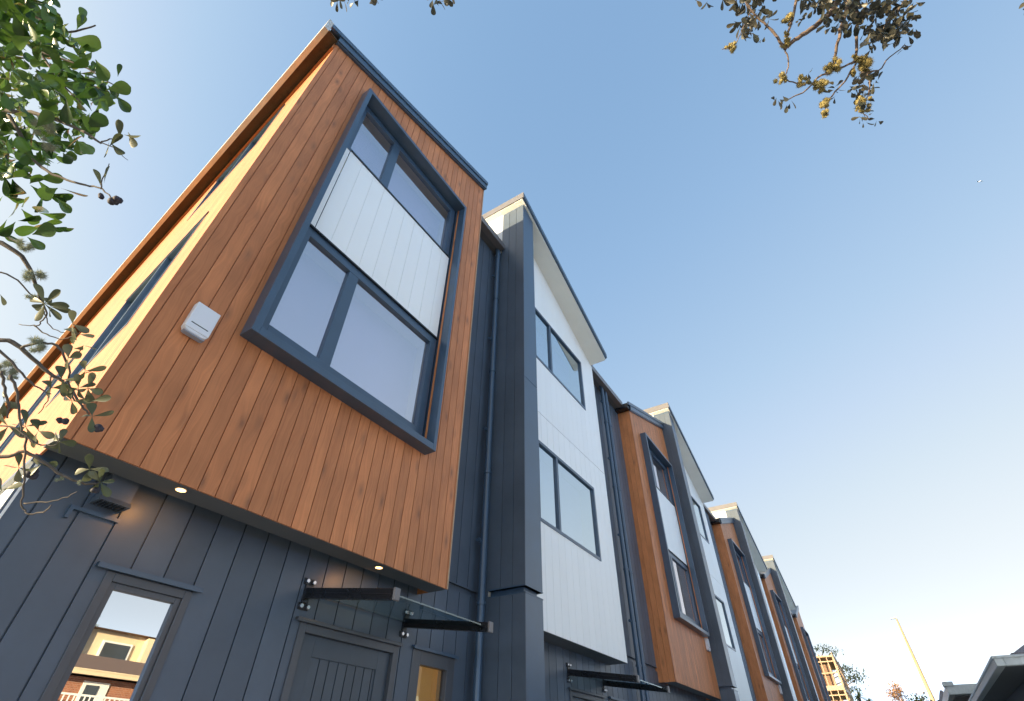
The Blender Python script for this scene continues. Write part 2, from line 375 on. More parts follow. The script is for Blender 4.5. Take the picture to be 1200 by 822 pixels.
YW = 4.466; ZB = 3.238; BACK = 13.5
def tall_bay(h, x0, x1, xf0, xf1, yb, yf, ztl, ztr, holes_side=None, first=False):
    """the timber clad box with its framed two storey window"""
    slope = (ztr-ztl)/(x1-x0); zt = lambda u: ztl+slope*(u-x0)
    fi0, fi1, zi0, zi1 = xf0+.075, xf1-.055, 4.765, 10.065
    c = MB(); boards(c, fy(yb), x0, x1, .147, ZB, zt, [(fi0-.01, fi1+.01, zi0-.01, zi1+.01)], gap=.009, depth=.014, phase=.06)
    # return on the recess side
    c.poly([(x1, yb, ZB), (x1, YW+.1, ZB), (x1, YW+.1, zt(x1)), (x1, yb, zt(x1))], 0, .5)
    c.build('timber_cladding', M['cedar'], h)
    # soffit: front lip and raised back part
    s = MB(); s.box(x0+.004, x1-.004, yb+.016, yb+.27, ZB-.004, ZB+.05); s.box(x0+.05, x1-.004, yb+.27, YW+.03, ZB+.1, ZB+.14)
    s.build('soffit', M['greysoffit'], h)
    ct = MB(); ct.box(x1-.006, x1+.012, yb-.005, yb+.022, ZB, zt(x1)-.005); ct.build('sunlit_edge_strip', M['pine'], h)  # pale strip added to imitate sunlight catching the bay's right edge
    # projecting metal surround
    m = MB(); x0f, x1f, z0f, z1f = xf0, xf1, 4.679, 10.142
    m.box(x0f, fi0, yf, yb+.12, z0f, z1f); m.box(fi1, x1f, yf, yb+.12, z0f, z1f)
    m.box(fi0, fi1, yf, yb+.12, z0f, zi0); m.box(fi0, fi1, yf, yb+.12, zi1, z1f)
    sr = m.build('window_surround', M['darkmetal'], h, bevel=.003)
    b = MB(); b.box(fi1-.014, fi1-.0015, yb-.04, yb-.014, zi0+.002, zi1-.002); b.build('timber_bead', M['cedar'], sr)
    mx = fi0+ (2.385-1.533)
    window(h, fi0+.012, fi1-.035, 4.80, 6.60, yb+.01, [mx], .125, .2, depth=.08)
    window(h, fi0+.012, fi1-.035, 8.60, 10.05, yb+.03, [mx], .125, .075, depth=.08)
    # white panel between the two windows, flashing above and below it
    p = MB(); boards(p, fy(yb+.012), fi0+.15, fi1-.04, .24, 6.625, 8.575, gap=.006, depth=.008); p.box(fi0+.002, fi0+.142, yb+.02, yb+.06, 6.625, 8.575)
    pn = p.build('infill_panel', M['white'], h)
    f = MB(); f.box(fi0+.002, fi1-.036, yb-.018, yb+.07, 6.601, 6.624); f.build('flashing', M['black'], pn)
    f = MB(); f.box(fi0+.15, fi1-.036, yb-.005, yb+.07, 8.576, 8.599); f.build('flashing', M['black'], pn)
    # roof: sloping slab, two stepped fascia along the front
    ye = yb-.1; xl = x0-.235; xr = x1+.03; top = lambda u: ztl+.27+slope*(u-x0)
    fa = MB()
    fa.prism([(xl, top(xl)-.115), (xr, top(xr)-.115), (xr, top(xr)), (xl, top(xl))], ye, ye+.05)
    fa.prism([(x0-.03, top(x0-.03)-.275), (xr-.006, top(xr-.006)-.275), (xr-.006, top(xr-.006)-.116), (x0-.03, top(x0-.03)-.116)], ye+.022, ye+.062)
    fa.prism([(x0-.02, top(x0)-.30), (xr-.02, top(xr)-.30), (xr-.02, top(xr)-.276), (x0-.02, top(x0)-.276)], ye+.05, yb-.001)
    fa.build('fascia', M['darkmetal'], h, bevel=.004)
    return zt, top, xl, xr, ye, slope

def recess(h, xa, xb, lines=(), with_gutter=True, gz=10.9, phase=.1):
    c = MB()
    boards(c, fy(YW), xa, xb, .247, 3.53, gz-.02, gap=.012, phase=phase)
    c.box(xa, xb, YW+.035, YW+.06, 3.44, 3.54); c.box(xa, xb, YW-.012, YW+.03, 3.53, 3.545)
    c.build('recess_wall', M['dark'], h)

def ground_wall(h, xa, xb, holes, ztop=3.455, phase=0.):
    c = MB(); boards(c, fy(YW), xa, xb, .247, G, ztop, holes, gap=.013, phase=phase); c.build('lower_wall', M['dark'], h)

GA = 'timber box townhouses of the terrace'; GB = 'white gabled townhouses of the terrace'
# ================================================================== the end house
A1 = thing('townhouse', 'end townhouse nearest the viewer with the largest orange timber bay and a sunlit side wall', 'townhouse', (2.8*S, 4.466*S, 0), GA)
x0, x1 = .756, 4.816
zt, top, xl, xr, ye, slope = tall_bay(A1, x0, x1, 1.458, 4.13, 4.0, 3.82, 10.578, 11.913, first=True)
K = .1
fs = lambda u, z, d: (x0+K*(u-4)+d, u, z)
side = MB()
boards(side, fs, 4.017, 24., .147, ZB+.02, 10.60, [(4.92, 7.2, 4.78, 6.6), (5.2, 7.4, 8.7, 10.0), (9., 10.6, 4.78, 6.6)], gap=.009, depth=.014)
side.build('side_timber_wall', M['cedar'], A1)
BK = 24.
sl = MB(); boards(sl, lambda u, z, d: (x0+.015+K*(u-4)+d, u, z), YW-.003, BK, .25, G, ZB-.045, gap=.01); sl.build('side_lower_wall', M['white'], A1)
bt = MB(); bt.hexa([(x0-.02+K*(u-4), u, ZB-.04) if k in (0, 3) else (x0+.12+K*(u-4), u, ZB-.04) for k, u in ((0, YW-.003), (1, YW-.003), (2, BK), (3, BK))] +
                   [(x0-.02+K*(u-4), u, ZB+.018) if k in (0, 3) else (x0+.12+K*(u-4), u, ZB+.018) for k, u in ((0, YW-.003), (1, YW-.003), (2, BK), (3, BK))])
bt.build('belt_flashing', M['darkmetal'], A1)
def side_window(y0, y1, z0, z1):
    m = MB(); w = .045
    def sb(u0, u1, a, b, d0, d1): m.hexa([fs(u0, a, d0), fs(u1, a, d0), fs(u1, a, d1), fs(u0, a, d1), fs(u0, b, d0), fs(u1, b, d0), fs(u1, b, d1), fs(u0, b, d1)])
    sb(y0, y0+w, z0, z1, -.006, .07); sb(y1-w, y1, z0, z1, -.006, .07); sb(y0+w, y1-w, z0, z0+w, -.006, .07); sb(y0+w, y1-w, z1-w, z1, -.006, .07)
    mid = y0+(y1-y0)*.45; sb(mid-.03, mid+.03, z0+w, z1-w, -.006, .06)
    sb(y0-.04, y1+.04, z1+.002, z1+.02, -.016, .004)
    fr = m.build('window', M['darkmetal'], A1)
    for a, b in ((y0+w, mid-.03), (mid+.03, y1-w)):
        g = MB(); g.hexa([fs(a, z0+w, .03), fs(b, z0+w, .03), fs(b, z0+w, .04), fs(a, z0+w, .04), fs(a, z1-w, .03), fs(b, z1-w, .03), fs(b, z1-w, .04), fs(a, z1-w, .04)]); g.build('pane', M['mirror'], fr)
    g = MB(); g.poly([fs(y0, z0, .25), fs(y1, z0, .25), fs(y1, z1, .25), fs(y0, z1, .25)]); g.build('blind', M['blind'], fr)
side_window(4.92, 7.2, 4.78, 6.6); side_window(5.2, 7.4, 8.7, 10.0); side_window(9., 10.6, 4.78, 6.6)
# roof slab, eave soffit and the pale gutter along the side
def rz(x): return top(x)
rf = MB()
def shx(x, y): return x+K*(y-4) if x < 2 else x
za, zb_ = rz(xl+.02), rz(xr)
rf.hexa([(shx(xl+.05, ye+.05), ye+.051, za-.1), (xr, ye+.051, zb_-.1), (xr, BK, zb_-.1), (shx(xl+.05, BK), BK, za-.1),
         (shx(xl+.05, ye+.05), ye+.051, za-.004), (xr, ye+.051, zb_-.004), (xr, BK, zb_-.004), (shx(xl+.05, BK), BK, za-.004)])
rf.build('roof', M['roof'], A1)
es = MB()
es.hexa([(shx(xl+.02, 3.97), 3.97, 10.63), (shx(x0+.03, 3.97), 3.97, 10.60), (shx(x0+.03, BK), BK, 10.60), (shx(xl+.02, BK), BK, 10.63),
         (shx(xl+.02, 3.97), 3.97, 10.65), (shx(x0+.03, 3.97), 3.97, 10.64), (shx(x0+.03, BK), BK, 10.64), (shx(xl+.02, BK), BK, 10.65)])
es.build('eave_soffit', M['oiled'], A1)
gt = MB(); prof = [(-.05, 10.42), (-.055, 10.765), (-.03, 10.775), (.03, 10.775), (.03, 10.42)]
i0 = [];
for yy in (ye-.005, BK):
    i0.append(len(gt.v)); gt.v += [(shx(xl+a, yy), yy, z) for a, z in prof]
for k in range(5):
    q = (k+1) % 5; gt.f.append((i0[0]+k, i0[0]+q, i0[1]+q, i0[1]+k)); gt.mi.append(0); gt.b.append(.5)
gt.f += [tuple(i0[0]+k for k in range(5)), tuple(i0[1]+k for k in range(5))]; gt.mi += [0, 0]; gt.b += [.5, .5]
gt.build('gutter', M['tangutter'], A1)
tr = MB()
tr.hexa([fs(4.03, 10.44, -.035), fs(BK, 10.44, -.035), fs(BK, 10.44, .0), fs(4.03, 10.44, .0), fs(4.03, 10.598, -.035), fs(BK, 10.598, -.035), fs(BK, 10.598, .0), fs(4.03, 10.598, .0)])
tr.build('trim_board', M['cedar'], A1)
# right hand return above the recess roof, recess, eaves
w = MB(); w.poly([(x1-.002, YW+.1, ZB), (x1-.002, BACK, ZB), (x1-.002, BACK, zb_-.1), (x1-.002, YW+.1, zb_-.1)]); w.build('return_wall', M['dark'], A1)
recess(A1, x1-.3, 6.044, gz=11.2, phase=.06)
gutter(A1, x1+.03, 6.0, 4.17, 11.3)
re = MB(); re.box(x1+.002, 6.04, 4.32, YW+.02, 11.14, 11.16); re.build('recess_soffit', M['greysoffit'], A1)
rr = MB(); rr.hexa([(x1+.002, 4.30, 11.27), (6.042, 4.30, 11.27), (6.042, BACK, 11.6), (x1+.002, BACK, 11.6), (x1+.002, 4.30, 11.31), (6.042, 4.30, 11.31), (6.042, BACK, 11.64), (x1+.002, BACK, 11.64)]); rr.build('recess_roof', M['roof'], A1)
downpipe(A1, 5.945, 4.315, G, 11.15)
wx0, wx1 = 1.552, 2.2
ground_wall(A1, .803, 6.044, [(wx0+.03, wx1-.03, .6, 2.66), (3.30, 4.60, G, 2.65), (4.89, 5.61, G, 2.66)], phase=.148)
mb = MB(); flashing(mb, 1.466, 2.256, YW, 2.69); mb.build('sill_flashing', M['darkmetal'], A1)
sash = MB(); ring(sash, wx0+.06, wx1-.06, .66, 2.615, YW+.006, YW+.04, .042)
wl = window(A1, wx0, wx1, .6, 2.675, YW-.012, [], .06, depth=.08, gl='mirror', blind=.3, fm='charcoal')
sash.build('sash', M['charcoal'], wl, bevel=.003)
entrance(A1, 0, YW)
alarm(A1, 1.006, 4.0, 4.385)
v_ = MB(); v_.box(1.235, 1.43, YW-.13, YW-.002, 3.10, 3.27); v_.hexa([(1.225, YW-.16, 3.06), (1.44, YW-.16, 3.06), (1.44, YW-.002, 3.06), (1.225, YW-.002, 3.06), (1.225, YW-.13, 3.10), (1.44, YW-.13, 3.10), (1.44, YW-.002, 3.10), (1.225, YW-.002, 3.10)])
vv = v_.build('wall_vent', M['dark'], A1)
v2 = MB()
for k in range(7): v2.box(1.245+k*.026, 1.257+k*.026, YW-.155, YW-.03, 3.052, 3.0595)
v2.build('grille', M['black'], vv)
v3 = MB(); v3.box(1.13, 1.46, YW-.03, YW-.001, 2.985, 3.01); v3.box(1.13, 1.155, YW-.03, YW-.001, 2.92, 2.985); v3.build('cable_bracket', M['darkmetal'], A1)
for x, y in ((1.622, 4.085), (3.789, 4.10)):
    d = MB(); d.tube([(x, y, ZB-.012), (x, y, ZB-.005)], .048, 20); dl = d.build('downlight', M['guttermetal'], A1)
    e = MB(); e.tube([(x, y, ZB-.015), (x, y, ZB-.0125)], .036, 20); e.build('lamp_disc', M['lamp'], dl)
    ld = bpy.data.lights.new('downlight_lamp', 'SPOT'); ld.energy = 1.8; ld.color = (1, .45, .13); ld.spot_size = math.radians(150); ld.spot_blend = .8; ld.shadow_soft_size = .03
    lo = bpy.data.objects.new('downlight_lamp', ld); COL.objects.link(lo); lo.parent = A1; lo.location = T((x, y, ZB-.03))-Vector(A1['_o'])
    lo.rotation_euler = (math.radians(38), 0, 0)

# ================================================================== white gabled house
B1 = thing('townhouse', 'white gabled townhouse with dark corner pillar, directly beside the end timber house', 'townhouse', (8.5*S, 4.466*S, 0), GB)
px0, px1, yp, yh = 6.046, 6.517, 3.669, 4.09
pback = 4.279
XE, ZE, XA, ZA, YA = 10.485, 10.796, 5.96, 12.975, 3.577
gs = (ZE-ZA)/(XE-XA); gtop = lambda u: ZA+gs*(u-XA); gund = lambda u: gtop(u)-.24
# pillar: boarded left face, smooth front
pl = MB()
boards(pl, fxl(px0), yp, pback, .2035, 3.53, 12.62, gap=.009, depth=.01); boards(pl, fxl(px0), yp, pback, .2035, G, 3.455, gap=.009, depth=.01)
zp = gund(px0)
def pil(a, b):
    pl.box(px0+.012, px1, yp, pback, a, b, 1)
pil(G, 3.455); pil(3.53, 7.105); pil(7.117, 12.0)
pl.hexa([(px0+.012, yp, 12.0), (px1, yp, 12.0), (px1, pback, 12.0), (px0+.012, pback, 12.0), (px0+.012, yp, gund(px0)+.0), (px1, yp, gund(px1)), (px1, pback, gund(px1)), (px0+.012, pback, gund(px0))], 1)
pl.box(px0+.06, px1-.06, yp+.06, pback-.004, 3.4, 12.0, 1)
pl.box(px0-.004, px1+.004, yp-.006, pback, 3.53, 3.545, 1); pl.box(px0-.004, px1+.004, yp-.006, pback, 3.44, 3.455, 1)
pl.build('pillar', [M['dark'], M['darkmetal']], B1)
# side of the house behind the pillar
sw = MB(); zs = gund(px0)+.02
sw.poly([(px0+.003, pback, 11.1), (px0+.003, BACK, 11.1), (px0+.003, BACK, zs), (px0+.003, pback, zs)]); sw.build('side_wall', M['whiteplain'], B1)
sd = MB(); sd.poly([(px0+.002, pback, G), (px0+.002, YW+.3, G), (px0+.002, YW+.3, 11.1), (px0+.002, pback, 11.1)]); sd.build('side_recess_wall', M['dark'], B1)
# white wall
ww = MB(); H = [(7.23, 9.70, 4.94, 6.475), (7.23, 9.70, 8.63, 10.15)]
boards(ww, fy(yh), px1-.02, 10.52, .252, ZB, 7.174, H, gap=.007, depth=.008, phase=.13)
boards(ww, fy(yh), px1-.02, 10.52, .252, 7.186, lambda u: gund(u)+.01, H, gap=.0035, depth=.006, phase=.13)
ww.poly([(10.52, yh, ZB), (10.52, YW+.1, ZB), (10.52, YW+.1, gund(10.52)), (10.52, yh, gund(10.52))])
ww.poly([(10.518, YW+.1, 3.6), (10.518, BACK, 3.6), (10.518, BACK, gund(10.52)), (10.518, YW+.1, gund(10.52))])
ww.build('white_wall', M['white'], B1)
s = MB(); s.box(px1, 10.516, yh+.003, YW+.03, ZB-.005, ZB+.04); s.build('soffit', M['greysoffit'], B1)
for z0, z1 in ((4.908, 6.505), (8.6, 10.18)):
    window(B1, 7.2, 9.736, z0, z1, yh-.014, [7.985], .06, depth=.08, gl='glassb')
# gable roof: slab, fascia, pale soffit
XL = XA-.02
rf = MB(); rf.prism([(XL, gtop(XL)-.12), (XE, gtop(XE)-.12), (XE, gtop(XE)-.004), (XL, gtop(XL)-.004)], YA+.042, BACK); rf.build('roof', M['roof'], B1)
fa = MB(); fa.prism([(XL-.012, gtop(XL)-.16), (XE, gtop(XE)-.14), (XE, gtop(XE)), (XL-.012, gtop(XL))], YA, YA+.04)
fa.prism([(XL-.004, gtop(XL)-.2), (XE-.02, gtop(XE)-.18), (XE-.02, gtop(XE)-.142), (XL-.004, gtop(XL)-.162)], YA+.012, YA+.046)
fa.build('fascia', M['darkmetal'], B1, bevel=.003)
ve = MB(); ve.box(XL-.03, XL-.0015, YA+.0, BACK, gtop(XL)-.22, gtop(XL)+.005); ve.build('verge_board', M['guttermetal'], B1, bevel=.003)
ro = MB(); ro.box(XE-.03, XE+.0, YA+.06, BACK, gtop(XE)-.2, gtop(XE)-.13); ro.build('eave_board', M['darkmetal'], B1)
so = MB(); so.prism([(XL, gund(XL)), (XE-.03, gund(XE-.03)), (XE-.03, gund(XE-.03)+.06), (XL, gund(XL)+.06)], YA+.048, BACK-.01); so.build('gable_soffit', M['soffit'], B1)
RX = 11.9
recess(B1, 10.3, RX, gz=10.78, phase=.2)
ground_wall(B1, px1-.02, RX, [(8.8, 10.05, G, 2.65), (10.36, 11.06, G, 2.66)], phase=.1)
entrance(B1, 5.47, YW, lit=None)
gutter(B1, 10.54, RX, 4.17, 10.86)
re = MB(); re.box(10.522, RX, 4.32, YW+.02, 10.70, 10.72); re.build('recess_soffit', M['greysoffit'], B1)
rr = MB(); rr.hexa([(10.522, 4.30, 10.83), (RX, 4.30, 10.83), (RX, BACK, 11.2), (10.522, BACK, 11.2), (10.522, 4.30, 10.87), (RX, 4.30, 10.87), (RX, BACK, 11.24), (10.522, BACK, 11.24)]); rr.build('recess_roof', M['roof'], B1)
downpipe(B1, 11.72, 4.315, G, 10.71)

# ================================================================== second timber house (repeats along the row)
A2 = thing('townhouse', 'second timber townhouse, its orange bay and small alarm box between two white gabled houses', 'townhouse', (14.6*S, 4.466*S, 0), GA)
x20, x21, yb2, yf2 = 13.297, 17.152, 4.065, 3.882
zt, top, xl, xr, ye, slope = tall_bay(A2, x20, x21, 14.037, 16.69, yb2, yf2, 10.631, 11.97)
sv = MB(); boards(sv, fxl(x20), yb2, YW+.1, .147, ZB, 10.63, gap=.009, depth=.012); sv.build('side_timber_wall', M['cedar'], A2)
rf = MB(); rf.prism([(x20-.1, top(x20-.1)-.1), (xr-.1, top(xr-.1)-.1), (xr-.1, top(xr-.1)-.004), (x20-.1, top(x20-.1)-.004)], ye+.051, BACK); rf.build('roof', M['roof'], A2)
eb = MB(); eb.box(x20-.235, x20-.001, ye+.06, YW+.3, 10.62, 10.79); eb.build('gutter', M['black'], A2, bevel=.01)
recess(A2, RX+.002, x20+.2, gz=10.78, phase=.2)
gutter(A2, RX+.012, x20-.24, 4.17, 10.86)
re = MB(); re.box(RX+.002, x20-.002, 4.32, YW+.02, 10.70, 10.72); re.build('recess_soffit', M['greysoffit'], A2)
rr = MB(); rr.hexa([(RX+.002, 4.30, 10.83), (x20-.002, 4.30, 10.83), (x20-.002, BACK, 11.2), (RX+.002, BACK, 11.2), (RX+.002, 4.30, 10.87), (x20-.002, 4.30, 10.87), (x20-.002, BACK, 11.24), (RX+.002, BACK, 11.24)]); rr.build('recess_roof', M['roof'], A2)
downpipe(A2, 11.98, 4.315, G, 10.71)
ground_wall(A2, RX+.002, x21+.01, [(15.8, 17.0, G, 2.65)], phase=.1)
mb = MB(); ring(mb, 15.77, 17.03, G+.05, 2.66, YW-.018, YW+.11, .075); flashing(mb, 15.72, 17.06, YW, 2.672)
fr = mb.build('door_frame', M['darkmetal'], A2)
d = MB(); ring(d, 15.848, 16.952, G+.09, 2.582, YW+.03, YW+.09, .17); boards(d, fy(YW+.045), 16.016, 16.784, .117, G+.25, 2.414, gap=.012, depth=.012); d.build('door', M['door'], A2)
alarm(A2, 16.72, yb2, 4.35)

P = 11.121
def repeat(src, dx, label):
    c = copy_tree(src); c.location.x += dx*S; c['label'] = label; return c
repeat(B1, P, 'second white gabled townhouse along the row, its dark pillar beside the second orange bay')
repeat(A2, P, 'third timber townhouse along the row, its narrow orange bay past the second white gable')
repeat(B1, 2*P, 'third white gabled townhouse along the row, a thin white strip under small pale soffit')
sh = -1.25
repeat(A2, 2*P+sh, 'fourth timber townhouse along the row, its bay a narrow sliver with a dark frame')
repeat(B1, 3*P+sh, 'fourth white gabled townhouse, its small roof end seen above the last timber bay')
repeat(A2, 3*P+sh, 'last timber townhouse of the row, nearest the pine timber frame')

# ================================================================== ground
def sheet(name, x0, x1, y0, y1, z, mat):
    mb = MB(); mb.poly([(x0, y0, z), (x1, y0, z), (x1, y1, z), (x0, y1, z)]); return tag(mb.build(name, M[mat], None, metres=True), kind='structure')
sheet('ground', -900, 900, -900, 900, -.01, 'grass')
sheet('driveway', -8, 60, -1.6, 3.74, .0, 'concrete')
sheet('footpath', -12, 12.6, -13.2, -1.6, .004, 'concrete')

# ================================================================== neighbours
def hip(mb, x0, x1, y0, y1, z, h, m=0, t=.06):
    d = min(x1-x0, y1-y0)/2
    if x1-x0 >= y1-y0: a, b = (x0+d, (y0+y1)/2, z+h), (x1-d, (y0+y1)/2, z+h)
    else: a, b = ((x0+x1)/2, y0+d, z+h), ((x0+x1)/2, y1-d, z+h)
    c = [(x0, y0, z), (x1, y0, z), (x1, y1, z), (x0, y1, z)]
    if x1-x0 >= y1-y0:
        mb.poly([c[0], c[1], b, a], m); mb.poly([c[1], c[2], b], m); mb.poly([c[2], c[3], a, b], m); mb.poly([c[3], c[0], a], m)
    else:
        mb.poly([c[0], c[1], a], m); mb.poly([c[1], c[2], b, a], m); mb.poly([c[2], c[3], b], m); mb.poly([c[3], c[0], a, b], m)
    mb.poly(c[::-1], m)
def eave_ring(mb, x0, x1, y0, y1, z, w=.12, h=.13):
    mb.box(x0, x1, y1-w, y1, z-h, z); mb.box(x0, x1, y0, y0+w, z-h, z); mb.box(x0, x0+w, y0+w, y1-w, z-h, z); mb.box(x1-w, x1, y0+w, y1-w, z-h, z)
    e = .02
    mb.box(x0-e, x1+e, y1-.03, y1+e, z-.03, z+.012); mb.box(x0-e, x0+.03, y0, y1-.03, z-.03, z+.012)

ez = 2.9
hr = thing('neighbour_house', 'low grey house with pale gutter and shingle roof at the lower right edge', 'house', (15, -5, 0))
hx0, hx1, hy0, hy1 = 12.94, 25, -10, -1.70
mb = MB(); mb.box(hx0+.62, hx1-.6, hy0+.6, hy1-.62, 0, ez-.12); mb.build('wall', M['greywall'], hr, metres=True)
mb = MB(); hip(mb, hx0+.34, hx1-.1, hy0+.1, hy1-.34, ez+.07, 2.25); mb.box(hx0+.33, hx1-.09, hy1-.36, hy1-.33, ez-.02, ez+.08); mb.box(hx0+.33, hx0+.36, hy0+.1, hy1-.34, ez-.02, ez+.08); mb.build('roof', M['shingle'], hr, metres=True)
mb = MB(); eave_ring(mb, hx0, hx1, hy0, hy1, ez, .13, .14); mb.build('gutter', M['palegutter'], hr, metres=True, bevel=.012)
mb = MB(); mb.box(hx0+.13, hx1-.13, hy0+.13, hy1-.13, ez-.11, ez-.09); mb.build('soffit', M['greysoffit'], hr, metres=True)
mb = MB(); mb.box(hx0+.17, hx0+.62, hy1-1.1, hy1-1.04, ez-.34, ez-.112); mb.box(hx0+.14, hx0+.17, hy1-6, hy1-.9, ez-.17, ez-.112); mb.build('eave_bracket', M['palegutter'], hr, metres=True)
mb = MB(); mb.box(hx0+.60, hx0+.66, -5.2, -3.8, .9, 2.1); mb.build('window', M['dglass'], hr, metres=True)

h2 = thing('neighbour_house', 'house with flat pale fascia just beyond the grey shingle roofed house', 'house', (34, -6, 0))
mb = MB(); mb.box(28.8, 40, -9, -2.7, 0, 3.75); mb.build('wall', M['brick'], h2, metres=True)
mb = MB(); mb.box(28.0, 40.3, -9.4, -1.82, 3.72, 4.03); mb.box(27.95, 28.4, -2.1, -1.77, 3.98, 4.13); mb.build('fascia', M['palegutter'], h2, metres=True, bevel=.02)
mb = MB(); mb.box(28.2, 40.0, -9.2, -2.0, 3.68, 3.717); mb.build('soffit', M['greysoffit'], h2, metres=True)
mb = MB(); mb.box(28.77, 28.8, -4.6, -3.2, 2.4, 3.67); mb.build('corner_panel', M['whiteplain'], h2, metres=True)

# houses across the street, seen only as reflections in the side window
hb = thing('brick_house', 'single storey brick house with brown tiled roof reflected in the lower left window', 'house', (9, -17, 0))
mb = MB(); mb.box(3.5, 15.5, -21, -14.7, 0, 3.5); mb.build('wall', M['brick'], hb, metres=True)
mb = MB(); hip(mb, 3.0, 16, -21.5, -14.15, 3.66, .85); mb.build('roof', M['tile'], hb, metres=True)
mb = MB(); eave_ring(mb, 2.95, 16.05, -21.55, -14.1, 3.65, .12, .14); mb.build('gutter', M['cream'], hb, metres=True)
mb = MB(); mb.box(8.7, 9.5, -14.72, -14.66, 2.0, 3.4); mb.box(7.55, 8.0, -14.73, -14.66, 2.6, 3.4); mb.build('door', M['whiteplain'], hb, metres=True)
mb = MB(); mb.box(8.8, 9.2, -14.66, -14.64, 2.2, 3.3); mb.build('window', M['dglass'], hb, metres=True)
mb = MB(); mb.box(7.2, 11, -14.15, -14.1, 2.95, 3.0); mb.box(7.2, 11, -14.15, -14.1, 2.1, 2.15)
for k in range(26): mb.box(7.2+k*.15, 7.23+k*.15, -14.14, -14.11, 2.15, 2.95)
mb.box(7.2, 11, -14.66, -14.1, 1.9, 2.05); mb.build('balcony_rail', M['whiteplain'], hb, metres=True)
hc = thing('cream_house', 'two storey cream house behind the brick house reflected in the lower left window', 'house', (13, -28, 0))
mb = MB(); mb.box(8, 19, -32, -24, 0, 6.35); mb.box(10.5, 11.4, -24.0, -23.7, 0, 6.3); mb.box(14.2, 15.2, -24.0, -23.6, 0, 6.3); mb.build('wall', M['cream'], hc, metres=True)
mb = MB(); hip(mb, 7.7, 19.3, -32.3, -23.5, 6.36, .7); mb.build('roof', M['tile'], hc, metres=True)
mb = MB(); mb.box(12.3, 13.7, -23.99, -23.9, 5.2, 5.95); fw = mb.build('window', M['whiteplain'], hc, metres=True)
mb = MB(); mb.box(12.4, 13.6, -23.9, -23.88, 5.28, 5.87); mb.build('pane', M['dglass'], fw, metres=True)

# ================================================================== end of the lane
fx = 58
tf = thing('building_frame', 'unclad pine timber framed building beyond the far end of the terrace', 'building', (fx+4, 8, 0))
def tfbox(mb, *a): mb.box(*a)
y0f, y1f, ztop = 3.3, 11, 9.8
mb = MB()
for lv in range(4):
    z0 = lv*2.45; z1 = z0+2.12
    n = 15
    for k in range(n):
        y = y0f+(y1f-y0f)*k/(n-1); mb.box(fx, fx+.1, y-.03, y+.03, z0, z1)
        x = fx+.1+7.8*k/(n-1); mb.box(x-.03, x+.03, y0f, y0f+.1, z0, z1)
    for zz in (z0+.9, z0+1.75): mb.box(fx+.01, fx+.09, y0f, y1f, zz, zz+.08); mb.box(fx+.1, fx+8, y0f+.01, y0f+.09, zz, zz+.08)
    if lv < 4:
        mb.box(fx-.02, fx+8, y0f-.02, y1f, z1, z1+(.35 if lv < 3 else .12))
mb.build('stud_frame', M['pine'], tf, metres=True)
mb = MB()
for k in range(3):
    z0 = k*2.45+.05
    mb.tube([(fx-.03, y0f+.2, z0), (fx-.03, y0f+1.9, z0+2.05)], .05, 4); mb.tube([(fx+.6, y0f-.03, z0), (fx+2.6, y0f-.03, z0+2.05)], .05, 4)
mb.build('brace', M['pine'], tf, metres=True)
mb = MB()
for k in range(8):
    y = y0f+(y1f-y0f)*k/7; mb.poly([(fx, y, ztop-.1), (fx, y+.08, ztop-.1), (fx+4, y+.08, ztop+.1), (fx+4, y, ztop+.1)])
    mb.box(fx, fx+4, y, y+.06, ztop-.2, ztop-.02)
mb.build('rafter', M['pine'], tf, metres=True)
mb = MB(); mb.box(fx+.6, fx+.64, y0f+.5, y1f, 7.4, 9.0); mb.box(fx+.6, fx+.64, y0f+.4, y1f, 5.0, 6.4); mb.build('brace_panel', M['tile'], tf, metres=True)

ld = ray(1093, 820); lx = 125.; lp = CAM+ld*(lx/ld.x)
lt = ray(1049, 726); zt_ = 1.25+lx*lt.z/lt.x; ztp = zt_+.1
lm = thing('mast', 'tall slim pale yellow sunlit mast standing alone against the pale sky', 'mast', (lp.x, lp.y, 0))
mb = MB(); mb.tube([(lp.x, lp.y, 0), (lp.x, lp.y, 11), (lp.x, lp.y, zt_)], [.42, .36, .12], 10); mb.build('pole', M['mast'], lm, metres=True, smooth=True)
mb = MB(); mb.box(lp.x-.25, lp.x+.25, lp.y-.1, lp.y+.9, ztp, ztp+.22); mb.build('mast_head', M['palegutter'], lm, metres=True)

# ------------------------------------------------------------------ leaves and trees
def leaf(mb, p, d, n, ln, wd, curl=.15, b=None, m=0):
    d = d.normalized(); s = d.cross(n)
    s = s.normalized() if s.length > .01 else d.orthogonal().normalized(); n = s.cross(d)
    prof = [(0, .05), (.12, .14), (.27, .36), (.42, .64), (.56, .86), (.7, .99), (.8, 1), (.89, .86), (.96, .55), (1, .08)]
    b = random.random() if b is None else b
    i = len(mb.v)
    for t, w_ in prof:
        q = p+d*(t*ln)-n*(curl*ln*t*t); fold = n*(w_*wd*.14)
        mb.v += [tuple(q-s*(w_*wd/2)+fold), tuple(q), tuple(q+s*(w_*wd/2)+fold)]
    for k in range(len(prof)-1):
        for j in (0, 1):
            a = i+k*3+j; mb.f.append((a, a+1, a+4, a+3)); mb.mi.append(m); mb.b.append(b)
def rv(): 
    while True:
        v = Vector((random.uniform(-1, 1), random.uniform(-1, 1), random.uniform(-1, 1)))
        if .05 < v.length < 1: return v.normalized()
